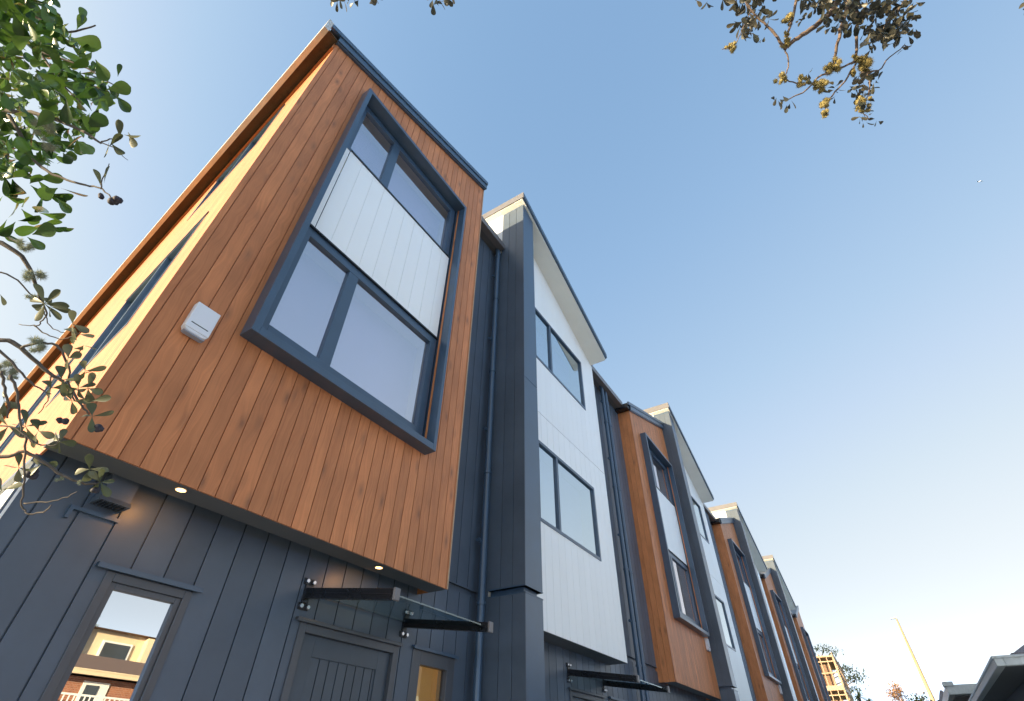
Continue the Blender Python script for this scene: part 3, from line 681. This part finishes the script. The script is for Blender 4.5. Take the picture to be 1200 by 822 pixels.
def whorl(mb, p, ax, n, ln, wd, spread=.9, m=0, dark=None):
    ax = ax.normalized()
    for k in range(n):
        side = ax.cross(rv()); side = side.normalized() if side.length > .01 else rv()
        d = ax*random.uniform(.15, .9)+side*spread
        leaf(mb, p+d*.004, d, (ax+rv()*.7).normalized(), ln*random.uniform(.7, 1.1), wd*random.uniform(.75, 1.1), random.uniform(0, .3), b=(random.random() if dark is None else min(1, max(0, random.gauss(dark, .2)))), m=m)
def tuft(mb, p, r, n=90, th=.0012, core=True):
    th *= .4; cs = [(p+rv()*r*random.uniform(.2, .85), r*random.uniform(.16, .34)) for _ in range(13)] if core else [(p+rv()*r*.45, r*random.uniform(.1, .18)) for _ in range(6)]
    if not core: cs = [(c, q) for c, q in cs]; n = int(n*1.3)
    for c, q in cs:                                   # small lumps
        ax = rv(); mb.tube([c-ax*q, c-ax*q*.6, c, c+ax*q*.6, c+ax*q], [q*.25, q*.75, q, q*.75, q*.2], 7, b=random.random())
    for k in range(int(n*6)):
        c, q = random.choice(cs); d = rv(); a_ = c+d*q*.8; e = c+d*q*(random.uniform(1.1, 1.7) if core else random.uniform(1.5, 3.4))+rv()*q*.25
        mb.tube([a_, (a_+e)/2+rv()*q*.12, e], [th, th*.8, th*.3], 3, cap=False, b=random.random())
def in_frame(p, mx=45, top=-60, bot=900):
    q = p-CAM; dz = q.dot(_d)
    if dz < .02: return False
    u_ = 600+F*q.dot(_R)/dz; v_ = 411-F*q.dot(_U)/dz
    return -mx < u_ < 1200+mx and top < v_ < bot
def twigs(br, lf, bases, n, tl_, nl, ln, wd, up=.35, mx=45, top=-60):
    """leafy twigs grown from points of a limb, kept out of the picture's own sprays"""
    made = 0
    for _ in range(n*4):
        if made >= n: break
        b0 = random.choice(bases); d = (rv()+Vector((0, 0, up))).normalized(); L_ = tl_*random.uniform(.5, 1.1)
        pts = [b0, b0+d*L_*.4+rv()*L_*.08, b0+(d+rv()*.3)*L_*.75, b0+(d+rv()*.45)*L_]
        if any(in_frame(p+o, mx, top) for p in pts for o in (Vector((0, 0, .06)), Vector((0, 0, -.06)))): continue
        q = smoothline(pts, 3); br.tube(q, [.009-.007*k/(len(q)-1) for k in range(len(q))], 5); made += 1
        for k in range(nl):
            t = random.uniform(.25, 1); p = q[min(len(q)-1, int(t*len(q)))]; dd = (rv()+d*.5).normalized()
            if random.random() < .5:
                s2 = p+dd*L_*.22; br.tube([p, s2], [.003, .0015], 4); p = s2
            for j in range(3): leaf(lf, p, (dd+rv()*.9).normalized(), rv(), ln*random.uniform(.7, 1.1), wd*random.uniform(.8, 1.1), random.uniform(0, .3))
def smoothline(pts, n=4):
    out = []
    for k in range(len(pts)-1):
        p0, p1, p2, p3 = pts[max(k-1, 0)], pts[k], pts[k+1], pts[min(k+2, len(pts)-1)]
        for j in range(n):
            t = j/n
            out.append(.5*((2*p1)+(p2-p0)*t+(2*p0-5*p1+4*p2-p3)*t*t+(-p0+3*p1-3*p2+p3)*t**3))
    out.append(pts[-1]); return out
def limb(mb, pts, r0, r1, n=7, jit=.0, sm=4):
    q = smoothline(pts, sm)
    if jit: q = [q[0]]+[p+rv()*jit for p in q[1:-1]]+[q[-1]]
    mb.tube(q, [r0+(r1-r0)*k/(len(q)-1) for k in range(len(q))], n)
    return q

# ---- tree on the left, its twigs hang into the picture
tx = Vector((-1.75, .75, 0))
tl = thing('broadleaf_tree', 'broad leaved evergreen with lichen covered twigs at the left edge', 'tree', tuple(tx))
tk = MB(); limb(tk, [tx, tx+Vector((.05, .05, 1.1)), tx+Vector((.0, .2, 2.2)), tx+Vector((-.2, .5, 3.6))], .13, .06, 12, .008)
limb(tk, [tx+Vector((.03, .1, 1.5)), tx+Vector((.35, .35, 2.1)), W(-120, 120, 1.75)], .06, .022, 9, .004)
limb(tk, [tx+Vector((.05, .05, 1.2)), tx+Vector((.5, .4, 1.5)), W(-140, 420, 1.55)], .05, .02, 9, .004)
tk.build('trunk', M['bark'], tl, metres=True, smooth=True)
br = MB(); lf = MB(); li = MB(); be = MB()
def pw(seq, dep, dd=0.): return [W(a, b, dep+dd*k/(max(1, len(seq)-1))) for k, (a, b) in enumerate(seq)]
for seq, dep, dd, r0, r1 in [
    ([(-120, 120), (-40, 112), (0, 128), (50, 135), (90, 150), (118, 168)], 1.7, -.2, .016, .004),
    ([(10, 135), (25, 160), (42, 190), (70, 208), (100, 217), (120, 222), (133, 236)], 1.6, -.1, .009, .002),
    ([(-40, 40), (5, 30), (45, 60), (70, 95), (95, 120)], 1.75, -.1, .01, .003),
    ([(-120, 120), (-60, 20), (0, 5), (40, 20), (80, 38), (112, 30)], 1.75, 0, .012, .003),
    ([(40, 60), (75, 70), (110, 85), (140, 105)], 1.65, 0, .006, .002),
    ([(-140, 420), (-60, 290), (-10, 282), (25, 300), (40, 330), (48, 352)], 1.5, .05, .014, .005),
    ([(-10, 318), (15, 325), (35, 345), (48, 352)], 1.5, .05, .004, .002),
    ([(48, 352), (55, 368), (48, 378), (40, 382), (22, 380)], 1.55, 0, .004, .0015),
    ([(40, 382), (55, 392), (72, 398), (95, 390)], 1.55, 0, .003, .0015),
    ([(52, 365), (58, 382), (75, 390)], 1.55, 0, .0025, .0015),
    ([(-140, 420), (-60, 398), (0, 398), (25, 408), (50, 432), (75, 448), (92, 470), (103, 485)], 1.5, .1, .013, .0035),
    ([(25, 408), (50, 402), (70, 408), (80, 430), (82, 455), (88, 470)], 1.52, .05, .006, .003),
    ([(-60, 398), (-10, 405), (20, 432), (40, 452), (60, 462)], 1.45, .05, .007, .002),
    ([(2, 435), (5, 455), (10, 478), (9, 490)], 1.45, 0, .006, .003),
    ([(12, 440), (20, 462), (24, 490), (24, 510)], 1.45, 0, .006, .003),
    ([(-140, 420), (-80, 520), (0, 536), (28, 530), (55, 545), (80, 560), (105, 568), (118, 565)], 1.45, .1, .01, .003),
    ([(-20, 500), (10, 500), (30, 510), (40, 520)], 1.45, 0, .004, .002),
    ([(30, 510), (29, 540), (28, 570), (26, 592), (34, 602), (52, 600), (60, 592)], 1.47, 0, .0045, .002),
    ([(28, 590), (55, 588), (80, 582), (90, 576)], 1.47, .02, .003, .0015),
    ([(24, 510), (45, 520), (62, 522), (70, 515)], 1.47, .02, .0035, .002),
    ([(75, 448), (95, 440), (110, 433)], 1.55, 0, .003, .0015),
    ([(60, 440), (55, 470), (45, 485)], 1.52, 0, .003, .0015),
    ([(118, 168), (128, 163), (135, 165)], 1.5, 0, .003, .002), ([(118, 168), (131, 172), (150, 188)], 1.5, 0, .003, .001), ([(118, 222), (122, 205), (128, 192)], 1.5, 0, .003, .0015),
]: limb(br, pw(seq, dep, dd), r0*.72, r1*.8, 6, .0025)
br.build('branches', M['twigdark'], tl, metres=True, smooth=True)
# dense crown, out of the picture too
poly = [(-60, -80), (55, -80), (60, 10), (80, 40), (112, 55), (112, 75), (120, 95), (138, 108), (122, 125), (115, 150), (95, 172), (85, 185), (60, 200), (20, 205), (-60, 210)]
def inside(x, y, P):
    c = False
    for k in range(len(P)):
        (a, b), (d, e) = P[k], P[k-1]
        if (b > y) != (e > y) and x < (d-a)*(y-b)/(e-b)+a: c = not c
    return c
cnt = 0
while cnt < 1050:
    x, y = random.uniform(-60, 140), random.uniform(-80, 210)
    if not inside(x, y, poly): continue
    if random.random() < .3 and x > 85: continue
    dep = random.uniform(1.45, 2.25)
    p = W(x, y, dep)
    d = (rv()+Vector((.35, .1, -.15))).normalized(); nn = (rv()*.8-ray(x, y).normalized()*.5)
    ln = random.uniform(.045, .075)
    leaf(lf, p-d*ln*.5, d, nn, ln, ln*random.uniform(.42, .58), random.uniform(-.05, .3)); cnt += 1
for (x, y) in [(20, 215), (40, 222), (10, 235), (58, 232), (50, 255), (15, 262), (30, 250), (5, 275), (55, 272), (48, 215), (75, 226), (25, 265), (10, 210), (62, 272)]:
    whorl(lf, W(x-6, y-6, 1.55), (ray(x+20, y+20)-ray(x, y)).normalized(), random.choice((2, 3)), .068, .036)
# outlying leaves that give the outline
for x, y, ax, ay, ln, wd in [(96, 28, 2, -28, .05, .022), (90, 35, 14, -30, .05, .024), (85, 45, 33, 10, .085, .055), (125, 105, 34, -3, .07, .04), (136, 112, 18, 22, .062, .03), (118, 112, 8, 22, .05, .018),
                           (112, 70, 16, 30, .07, .04), (48, 5, 14, 22, .07, .04), (66, 232, 17, 18, .06, .026), (38, 275, 28, -8, .07, .046), (32, 278, 28, 20, .06, .026), (100, 150, 22, -12, .07, .042), (90, 165, 22, 18, .06, .034), (138, 90, 3, -16, .04, .014)]:
    p = W(x, y, 1.5); q = W(x+ax, y+ay, 1.5); leaf(lf, p, q-p, -ray(x, y).normalized()+rv()*.35, ln*1.02, wd, .08)
lf.build('foliage', M['leaf'], tl, metres=True, smooth=True)
# crown further out, beyond the left edge
lf2 = MB(); br2 = MB()
bs = []
for e in ((-1.0, .3, 3.9), (-.8, 1.3, 3.6), (-.2, .8, 3.3), (-1.2, 1.0, 3.2), (-.4, -.5, 3.4), (-1.0, -.3, 2.9), (-.9, .9, 4.5), (.2, .2, 4.3)):
    e_ = tx+Vector(e); s0 = tx+Vector((-.1, .35, random.uniform(2.3, 3.4))); ok = not any(in_frame(s0+(e_-s0)*t) for t in (0, .3, .6, .85, 1))
    if not ok: continue
    q = limb(br2, [s0, (s0+e_)/2+rv()*.12, e_], .035, .012, 7, .006); bs += q[3:]
bs += [tx+Vector((-.2, .5, 3.6)), tx+Vector((-.1, .3, 3.0)), tx+Vector((.1, .3, 2.0))]
twigs(br2, lf2, bs, 150, .65, 8, .07, .038)
br2.build('outer_branches', M['bark'], tl, metres=True, smooth=True)
lf2.build('outer_foliage', M['leaf'], tl, metres=True, smooth=True)
# the thinner olive sprigs
lo_ = MB()
def spray(x, y, n, ln, dep=1.5, wd=.022):
    for k in range(n):
        a = 2*math.pi*(k+random.uniform(-.25, .25))/n
        p = W(x, y, dep); q = W(x+30*math.cos(a), y+30*math.sin(a), dep+random.uniform(-.03, .05))
        leaf(lo_, p, q-p, (-ray(x, y).normalized()*.8+rv()*.7), ln*random.uniform(.75, 1.1), wd*random.uniform(.8, 1.2), random.uniform(0, .25))
for x, y, n, ln in [(52, 356, 7, .07), (60, 360, 3, .05), (85, 380, 3, .055), (92, 392, 3, .05), (72, 445, 4, .06), (92, 455, 4, .05), (103, 455, 4, .055), (100, 435, 3, .055), (84, 470, 4, .05), (108, 488, 4, .05), (60, 455, 3, .05), (30, 500, 5, .065), (45, 505, 3, .055),
                    (70, 518, 5, .052), (117, 565, 5, .05), (105, 550, 4, .05), (22, 548, 4, .055), (48, 545, 3, .05), (10, 500, 3, .06), (2, 575, 3, .06), (0, 345, 1, .04), (80, 420, 3, .045), (98, 405, 2, .04), (5, 470, 3, .05)]:
    lo_ = MB(); spray(x, y, n, ln); lo_.build('sprig', M['leafdry'], tl, metres=True, smooth=True)
lo_ = MB()
for x, y, ax, ay in [(140, 162, 0, -22), (128, 165, -4, 22), (128, 172, 20, -22), (145, 158, 25, 4), (150, 155, 12, 25), (130, 168, 18, 18), (122, 215, 5, -25), (118, 218, -8, -28), (108, 470, 20, -4)]:
    p = W(x, y, 1.5); q = W(x+ax, y+ay, 1.5); leaf(lo_, p, q-p, -ray(x, y).normalized()*.3+rv(), .055, .022, .1)
lo_.build('sprig', M['leafdry'], tl, metres=True, smooth=True)
for x, y, r, n in [(30, 288, .03, 130), (40, 325, .035, 130), (50, 150, .04, 170), (56, 168, .03, 120), (42, 405, .032, 130), (8, 432, .036, 170), (15, 445, .02, 60), (70, 562, .014, 40), (95, 566, .012, 30), (36, 348, .02, 60)]:
    li = MB(); tuft(li, W(x, y, 1.52), r*1.15, n, .0010, False); li.build('lichen', M['lichen'], tl, metres=True)
for x, y, r in [(133, 236, .013), (138, 234, .012), (119, 230, .009), (78, 494, .011), (70, 493, .009), (116, 502, .012), (109, 504, .008), (38, 556, .016), (112, 574, .012)]:
    c = W(x, y, 1.5); be = MB()
    for k in range(4):
        q = c+rv()*r*.45; be.tube([q-Vector((0, 0, r*.7)), q-Vector((0, 0, r*.35)), q+Vector((0, 0, r*.35)), q+Vector((0, 0, r*.7))], [r*.25, r*.75, r*.75, r*.2], 7)
    be.build('seed_pod', M['berry'], tl, metres=True, smooth=True)

# ---- tree overhead, behind the viewer
t0 = Vector((2.3, -3.4, 0))
to = thing('lichen_tree', 'dark leaved tree with golden lichen on its twigs overhanging from the top edge', 'tree', tuple(t0))
D = 3.0
tk = MB(); limb(tk, [t0, t0+Vector((.1, .1, 1.6)), t0+Vector((-.1, .4, 3.2)), t0+Vector((-.2, .9, 4.6)), W(985, -110, D)], .17, .04, 12, .01)
limb(tk, [t0+Vector((-.1, .4, 3.2)), t0+Vector((-.8, 1.6, 4.6)), W(700, -120, D), W(480, -60, D)], .07, .015, 9, .006)
limb(tk, [t0+Vector((-.1, .4, 3.2)), t0+Vector((.3, -.6, 4.8)), t0+Vector((.6, -1.2, 6))], .09, .03, 9, .01)
tk.build('trunk', M['bark'], to, metres=True, smooth=True)
br = MB(); lf = MB(); li = MB()
for seq, r0, r1 in [
    ([(985, -110), (990, -30), (980, 5), (965, 22), (945, 38), (928, 50), (920, 58)], .022, .009), ([(920, 58), (908, 40), (895, 27), (880, 12), (868, -5)], .009, .004),
    ([(945, -60), (935, -10), (930, 18), (924, 35), (920, 58)], .01, .006), ([(920, 58), (924, 72), (922, 86), (916, 92)], .005, .003),
    ([(1000, -60), (992, 10), (985, 35), (981, 55), (977, 78)], .012, .008), ([(1010, -60), (1004, 5), (1004, 35), (1003, 65)], .012, .008),
    ([(977, 82), (958, 92), (944, 106), (930, 114), (918, 118)], .006, .0025), ([(944, 100), (925, 95), (916, 92)], .004, .003), ([(1003, 75), (990, 95), (975, 112), (968, 122), (968, 136)], .006, .003),
    ([(1003, 72), (985, 80), (977, 82)], .006, .005), ([(1010, 85), (1030, 82), (1042, 68), (1058, 55), (1062, 54)], .005, .002), ([(1015, 85), (1020, 100), (1016, 115), (1010, 130), (1020, 140)], .005, .002),
    ([(1085, -60), (1060, 0), (1040, 25), (1030, 45)], .01, .004), ([(880, 12), (868, 40), (858, 55), (846, 58)], .003, .002), ([(868, -60), (870, -10), (880, 12)], .007, .004),
    ([(480, -60), (505, -20), (512, 0)], .006, .003), ([(480, -60), (430, -20), (418, 0)], .006, .003), ([(840, -40), (818, -5)], .004, .002)]:
    limb(br, [W(a, b, D) for a, b in seq], r0*1.05, r1*1.05, 6, .004)
br.build('branches', M['twig'], to, metres=True, smooth=True)
def blob(x, y, rx, ry, n, ln=.06, wd=.03):
    for k in range(n):
        a = random.uniform(0, 6.283); r = math.sqrt(random.random())
        p = W(x+rx*r*math.cos(a), y+ry*r*math.sin(a), D+random.uniform(-.2, .2))
        d = rv()+(_U*-.5)
        leaf(lf, p, d, rv(), ln*random.uniform(.7, 1.15), wd*random.uniform(.8, 1.15), random.uniform(0, .3))
for a in [(z_[0], z_[1], z_[2]*1.1, z_[3]*1.1, int(z_[4]*1.75))+tuple(z_[5:]) for z_ in [(880, 18, 20, 22, 34), (862, 0, 16, 8, 14), (872, 32, 8, 8, 8), (822, -2, 8, 8, 6), (975, 2, 28, 14, 46), (985, 22, 22, 12, 34), (960, -4, 20, 8, 20), (1035, 20, 32, 22, 80), (1058, 32, 16, 12, 20), (1030, 44, 18, 10, 22), (1030, 3, 45, 10, 46), (1020, 52, 4, 6, 4),
          (1016, 92, 14, 8, 12), (1012, 112, 8, 14, 12), (1020, 138, 14, 8, 9, .045, .022), (918, 118, 10, 6, 6, .05, .022), (980, 105, 14, 10, 6, .04, .02), (1000, 105, 8, 6, 4, .04, .02), (1060, 54, 4, 4, 3, .04, .02), (950, 88, 4, 6, 3, .04, .02),
          (396, -2, 4, 4, 5, .055, .025), (410, -2, 10, 6, 8, .055, .025), (432, -3, 10, 3, 6, .055, .028), (512, -2, 12, 7, 9, .055, .03), (533, -4, 8, 4, 5, .055, .025), (895, 46, 3, 4, 2, .03, .015), (940, 22, 5, 5, 4, .035, .018)]]: blob(*a)
br2 = MB(); bs = []
for l0 in (smoothline([t0+Vector((-.1, .4, 3.2)), t0+Vector((-.2, .9, 4.6)), W(985, -110, D)], 6)[3:], smoothline([t0+Vector((-.1, .4, 3.2)), t0+Vector((-.8, 1.6, 4.6)), W(700, -120, D), W(480, -60, D)], 5)[3:], smoothline([t0+Vector((-.1, .4, 3.2)), t0+Vector((.3, -.6, 4.8)), t0+Vector((.6, -1.2, 6))], 5)[2:]): bs += l0
for e in ((1.3, .4, 5.2), (-1.2, -.3, 5.4), (.9, -1.8, 5.2), (-.4, -1.4, 5.8), (.4, .5, 6.2), (-1.6, .9, 5.8)):
    e_ = t0+Vector(e); s0 = t0+Vector((0, .1, 3.4))
    if any(in_frame(s0+(e_-s0)*t, 40, -20) for t in (0, .3, .6, .85, 1)): continue
    bs += limb(br2, [s0, (s0+e_)/2+rv()*.2, e_], .05, .014, 7, .01)[4:]
twigs(br2, lf, bs, 260, .8, 8, .065, .032, .3, 40, -22)
br2.build('outer_branches', M['bark'], to, metres=True, smooth=True)
lf.build('foliage', M['leafdark'], to, metres=True, smooth=True)
for x, y, r, n in [(924, 22, .036, 150), (920, 53, .034, 160), (922, 40, .02, 60), (915, 92, .036, 150), (940, 97, .038, 150), (975, 80, .05, 240), (964, 99, .042, 190), (1013, 76, .058, 330), (1003, 70, .035, 120), (967, 120, .034, 150), (968, 134, .03, 110), (857, 55, .03, 100), (1012, 122, .045, 150), (1008, 128, .03, 80), (1000, 86, .03, 90), (905, 36, .01, 20), (955, 98, .02, 40)]:
    li = MB(); tuft(li, W(x, y, D), r*1.2, n, .0022); li.build('lichen', M['lichengold'], to, metres=True)

# ---- distant trees at the end of the lane
def far(px, X): r = ray(px, 800); return Vector((X, X*r.y/r.x, 0))
def hz(px, py, X): r = ray(px, py); return 1.25+X*r.z/r.x
# pine behind the timber frame
X = 82.; b0 = far(985, X)
pt = thing('pine_tree', 'dark irregular pine with flat layered limbs behind the timber framed building', 'tree', tuple(b0))
mb = MB(); H_ = hz(965, 760, X); limb(mb, [b0+Vector((0, 1.5, 0)), b0+Vector((.3, 1.4, H_*.5)), b0+Vector((0, 1.8, H_))], .35, .08, 8, .05); 
lb = MB(); tips = []
for px, py in [(952, 762), (965, 761), (975, 764), (985, 782), (993, 784), (999, 795), (1004, 796), (990, 808), (1000, 808), (1003, 790)]:
    r = ray(px, py); e = CAM+r*(X/r.x); s_ = b0+Vector((0, 1.6, max(3, e.z-1.2)))
    limb(mb, [s_, (s_+e)/2+Vector((0, 0, -.15)), e], .09, .03, 5, .04); tips.append(e)
mb.build('trunk', M['bark'], pt, metres=True)
for e in tips:
    for k in range(90):
        q = e+Vector((random.gauss(0, .55), random.gauss(0, .55), random.gauss(0, .18))); leaf(lb, q, rv(), Vector((0, 0, 1)), .34, .12)
lb.build('crown', M['leafpine'], pt, metres=True)
def palm(px, pyt, X, name, label, mat, n=34, ln=1.5):
    b = far(px, X); z = hz(px, pyt, X)
    t = thing(name, label, 'tree', tuple(b)); mb = MB(); limb(mb, [b, b+Vector((0, .05, z*.5)), b+Vector((0, 0, z-.5))], .16, .1, 8); mb.build('trunk', M['bark'], t, metres=True)
    l = MB()
    for k in range(n):
        d = rv(); d.z = abs(d.z)*.8+.1; d.normalize(); p = b+Vector((0, 0, z-.5)); L_ = ln*random.uniform(.6, 1)
        q0 = p; dirv = d.copy()
        s_ = d.cross(Vector((0, 0, 1))).normalized(); w_ = .09; bb = random.random(); prev = (p-s_*w_*.5, p+s_*w_*.5)
        for j in range(4):
            dirv = (dirv+Vector((0, 0, -.28))).normalized(); q0 = q0+dirv*L_/4; ww_ = w_*(1-(j+1)/4.2)
            cur = (q0-s_*ww_*.5, q0+s_*ww_*.5); l.poly([prev[0], prev[1], cur[1], cur[0]], 0, bb); prev = cur
    l.build('crown', M[mat], t, metres=True)
palm(1000, 808, 50, 'cabbage_tree', 'yellow green cabbage tree with sword leaves at the foot of the timber frame', 'leaflime', 60, 1.3)
palm(1010, 813, 52, 'cabbage_tree', 'smaller cabbage tree to the right of the taller one, leaves drooping', 'leaflime', 50, 1.0)
def bush(px, pyt, X, wpx, name, label, mat, n, lf_, twig=True, dens=1.):
    b = far(px, X); z = hz(px, pyt, X); r = wpx/2*X/900.
    t = thing(name, label, 'tree', tuple(b)); mb = MB(); limb(mb, [b, b+Vector((0, 0, z*.55))], .16, .09, 7)
    l = MB()
    for k in range(n):
        th = random.uniform(0, 6.283); rr_ = r*math.sqrt(random.random()); hh = z-(rr_/r)**2*z*.22-random.random()*z*.12
        e = b+Vector((rr_*math.cos(th), rr_*math.sin(th), hh)); s_ = b+Vector((0, 0, z*random.uniform(.4, .6)))
        limb(mb, [s_, (s_+e)/2+rv()*.15, e], .035, .008, 4, .0, 3)
        for j in range(lf_):
            q = e+rv()*random.random()*.55; leaf(l, q, rv(), rv(), .17, .1)
    mb.build('trunk', M['twig'], t, metres=True)
    l.build('crown', M[mat], t, metres=True)
bush(1046, 797, 62, 22, 'bare_tree', 'thin leaved rusty orange tree against the sky beyond the lane', 'leafrust', 60, 12)
bush(1072, 806, 66, 24, 'bare_tree', 'greyish nearly bare tree just right of the rusty orange one', 'leafrust', 50, 4)
bush(1067, 817, 44, 20, 'garden_tree', 'small lime green bushy tree below the bare trees near the mast', 'leaflime', 45, 30)
cp = far(1097, 40); zz = hz(1097, 812, 40)
gf = thing('gable_roof_house', 'small dark pointed gable roof just right of the foot of the mast', 'house', tuple(cp))
mb = MB(); mb.prism([(cp.x-1, zz-1.2), (cp.x+1, zz-1.2), (cp.x+1, zz-.4), (cp.x-1, zz-.4)], cp.y-.4, cp.y+.35); mb.build('wall', M['greywall'], gf, metres=True)
mb = MB(); mb.hexa([(cp.x-1.1, cp.y-.65, zz-.8), (cp.x+1.1, cp.y-.65, zz-.8), (cp.x+1.1, cp.y+.45, zz-.8), (cp.x-1.1, cp.y+.45, zz-.8), (cp.x-1.1, cp.y-.02, zz), (cp.x+1.1, cp.y-.02, zz), (cp.x+1.1, cp.y+.06, zz), (cp.x-1.1, cp.y+.06, zz)]); mb.build('roof', M['shingle'], gf, metres=True)
mb = MB(); mb.box(cp.x-.95, cp.x+.95, cp.y-.35, cp.y+.3, 0, zz-1.2); mb.build('lower_wall', M['greywall'], gf, metres=True)

# tree seen over the cream house in the reflection
bush_t = thing('garden_tree', 'bushy tree behind the cream house reflected in the lower left window', 'tree', (14.3, -34, 0))
mb = MB(); limb(mb, [Vector((14.3, -34, 0)), Vector((14.3, -34, 7))], .2, .1, 7); mb.build('trunk', M['bark'], bush_t, metres=True)
l = MB()
for k in range(500): l_ = Vector((14.3, -34, 7.8))+rv()*random.random()*1.1; leaf(l, l_, rv(), rv(), .3, .15)
l.build('crown', M['leaflime'], bush_t, metres=True)

# ---- bird
bp_ = W(1148, 213, 72)
bd = thing('bird', 'tiny pale bird flying high in the clear sky at the right', 'bird', tuple(bp_))
mb = MB(); ax = Vector((.8, .5, .1)).normalized(); sd_ = ax.cross(Vector((0, 0, 1))).normalized()
mb.tube([bp_-ax*.2, bp_-ax*.1, bp_, bp_+ax*.12, bp_+ax*.2], [.01, .05, .065, .045, .01], 8); mb.build('body', M['bird'], bd, metres=True, smooth=True)
for sg in (-1, 1):
    mb = MB(); u3 = Vector((0, 0, 1)); a0, a1 = bp_+ax*.09, bp_-ax*.07; m0 = bp_+sd_*sg*.25+u3*.09
    mb.hexa([a1, a0, m0+ax*.1, m0-ax*.04, a1+u3*.015, a0+u3*.015, m0+ax*.1+u3*.012, m0-ax*.04+u3*.012])
    m1 = bp_+sd_*sg*.52+u3*.03-ax*.08
    mb.hexa([m0-ax*.04, m0+ax*.1, m1+ax*.02, m1, m0-ax*.04+u3*.012, m0+ax*.1+u3*.012, m1+ax*.02+u3*.006, m1+u3*.006]); mb.build('wing', M['bird'], bd, metres=True)

# ================================================================== light
EL, AZ = 8., 30.     # degrees; sun stands over -x, a little towards +y
sdir = Vector((-math.cos(math.radians(AZ))*math.cos(math.radians(EL)), math.sin(math.radians(AZ))*math.cos(math.radians(EL)), math.sin(math.radians(EL))))
sn = bpy.data.lights.new('sun', 'SUN'); sn.energy = 5.0; sn.angle = math.radians(.5); sn.color = (1, .8, .5)
so_ = bpy.data.objects.new('sun', sn); COL.objects.link(so_); so_.rotation_euler = (-sdir).to_track_quat('-Z', 'Y').to_euler()
wd = bpy.data.worlds.new('World'); C.world = wd; wd.use_nodes = True
nt = wd.node_tree; bg = nt.nodes['Background']
sk = N(nt, 'ShaderNodeTexSky', sky_type='NISHITA'); sk.sun_disc = False
sk.sun_elevation = math.radians(EL); sk.sun_rotation = math.atan2(sdir.x, sdir.y)
sk.air_density = .4; sk.dust_density = 7.; sk.ozone_density = 2.
EXPO = 1.3; HAZE_FILL = 17.; SKYK = 1.03
# soft contrast: the sky's brightness picks its blue, from deep overhead to nearly white
lu = N(nt, 'ShaderNodeRGBToBW'); L(nt, sk, 'Color', lu, 'Color')
q1 = N(nt, 'ShaderNodeMath', operation='MULTIPLY'); q1.inputs[1].default_value = .15*2**.7; L(nt, lu, 'Val', q1, 0)
q2 = N(nt, 'ShaderNodeMath', operation='POWER'); q2.inputs[1].default_value = .678; L(nt, q1, 0, q2, 0)
q3 = N(nt, 'ShaderNodeMath', operation='MULTIPLY'); q3.inputs[1].default_value = 2.369; L(nt, q2, 0, q3, 0)
rp = ramp(nt, [(0.328, (0.1878, 0.3419, 0.6038)), (0.4097, (0.2542, 0.4287, 0.6795)), (0.4651, (0.305, 0.4851, 0.7379)), (0.5961, (0.4452, 0.6172, 0.8308)), (0.6771, (0.552, 0.6939, 0.8796)), (0.7665, (0.6654, 0.7835, 0.8963)), (0.9201, (0.8714, 0.9301, 0.9647)), (1.0, (1.0, 1.0, 1.0))]); L(nt, q3, 0, rp, 'Fac')
cb = N(nt, 'ShaderNodeVectorMath', operation='SCALE'); L(nt, rp, 'Color', cb, 0); cb.inputs['Scale'].default_value = SKYK/(.15*2**EXPO)
# pale horizon haze, boosted far up as added fill light for the shaded fronts
tcw = N(nt, 'ShaderNodeTexCoord'); sx_ = N(nt, 'ShaderNodeSeparateXYZ'); L(nt, tcw, 'Generated', sx_, 'Vector')
h1 = N(nt, 'ShaderNodeMath', operation='MULTIPLY'); h1.inputs[1].default_value = -1/.038; L(nt, sx_, 'Z', h1, 0)
h2_ = N(nt, 'ShaderNodeMath', operation='EXPONENT'); L(nt, h1, 0, h2_, 0)
hzr = N(nt, 'ShaderNodeMath', operation='MULTIPLY_ADD'); hzr.inputs[1].default_value = HAZE_FILL; hzr.inputs[2].default_value = 1.; L(nt, h2_, 0, hzr, 0)
hv = N(nt, 'ShaderNodeVectorMath', operation='SCALE'); L(nt, cb, 'Vector', hv, 0); L(nt, hzr, 0, hv, 'Scale')
L(nt, hv, 'Vector', bg, 'Color'); bg.inputs['Strength'].default_value = .15
vs = C.view_settings; vs.view_transform = 'Standard'; vs.look = 'None'; vs.gamma = 1; vs.use_curve_mapping = False
vs.exposure = EXPO
C.render.engine = 'CYCLES'
for o in bpy.data.objects:
    if '_o' in o.keys(): del o['_o']
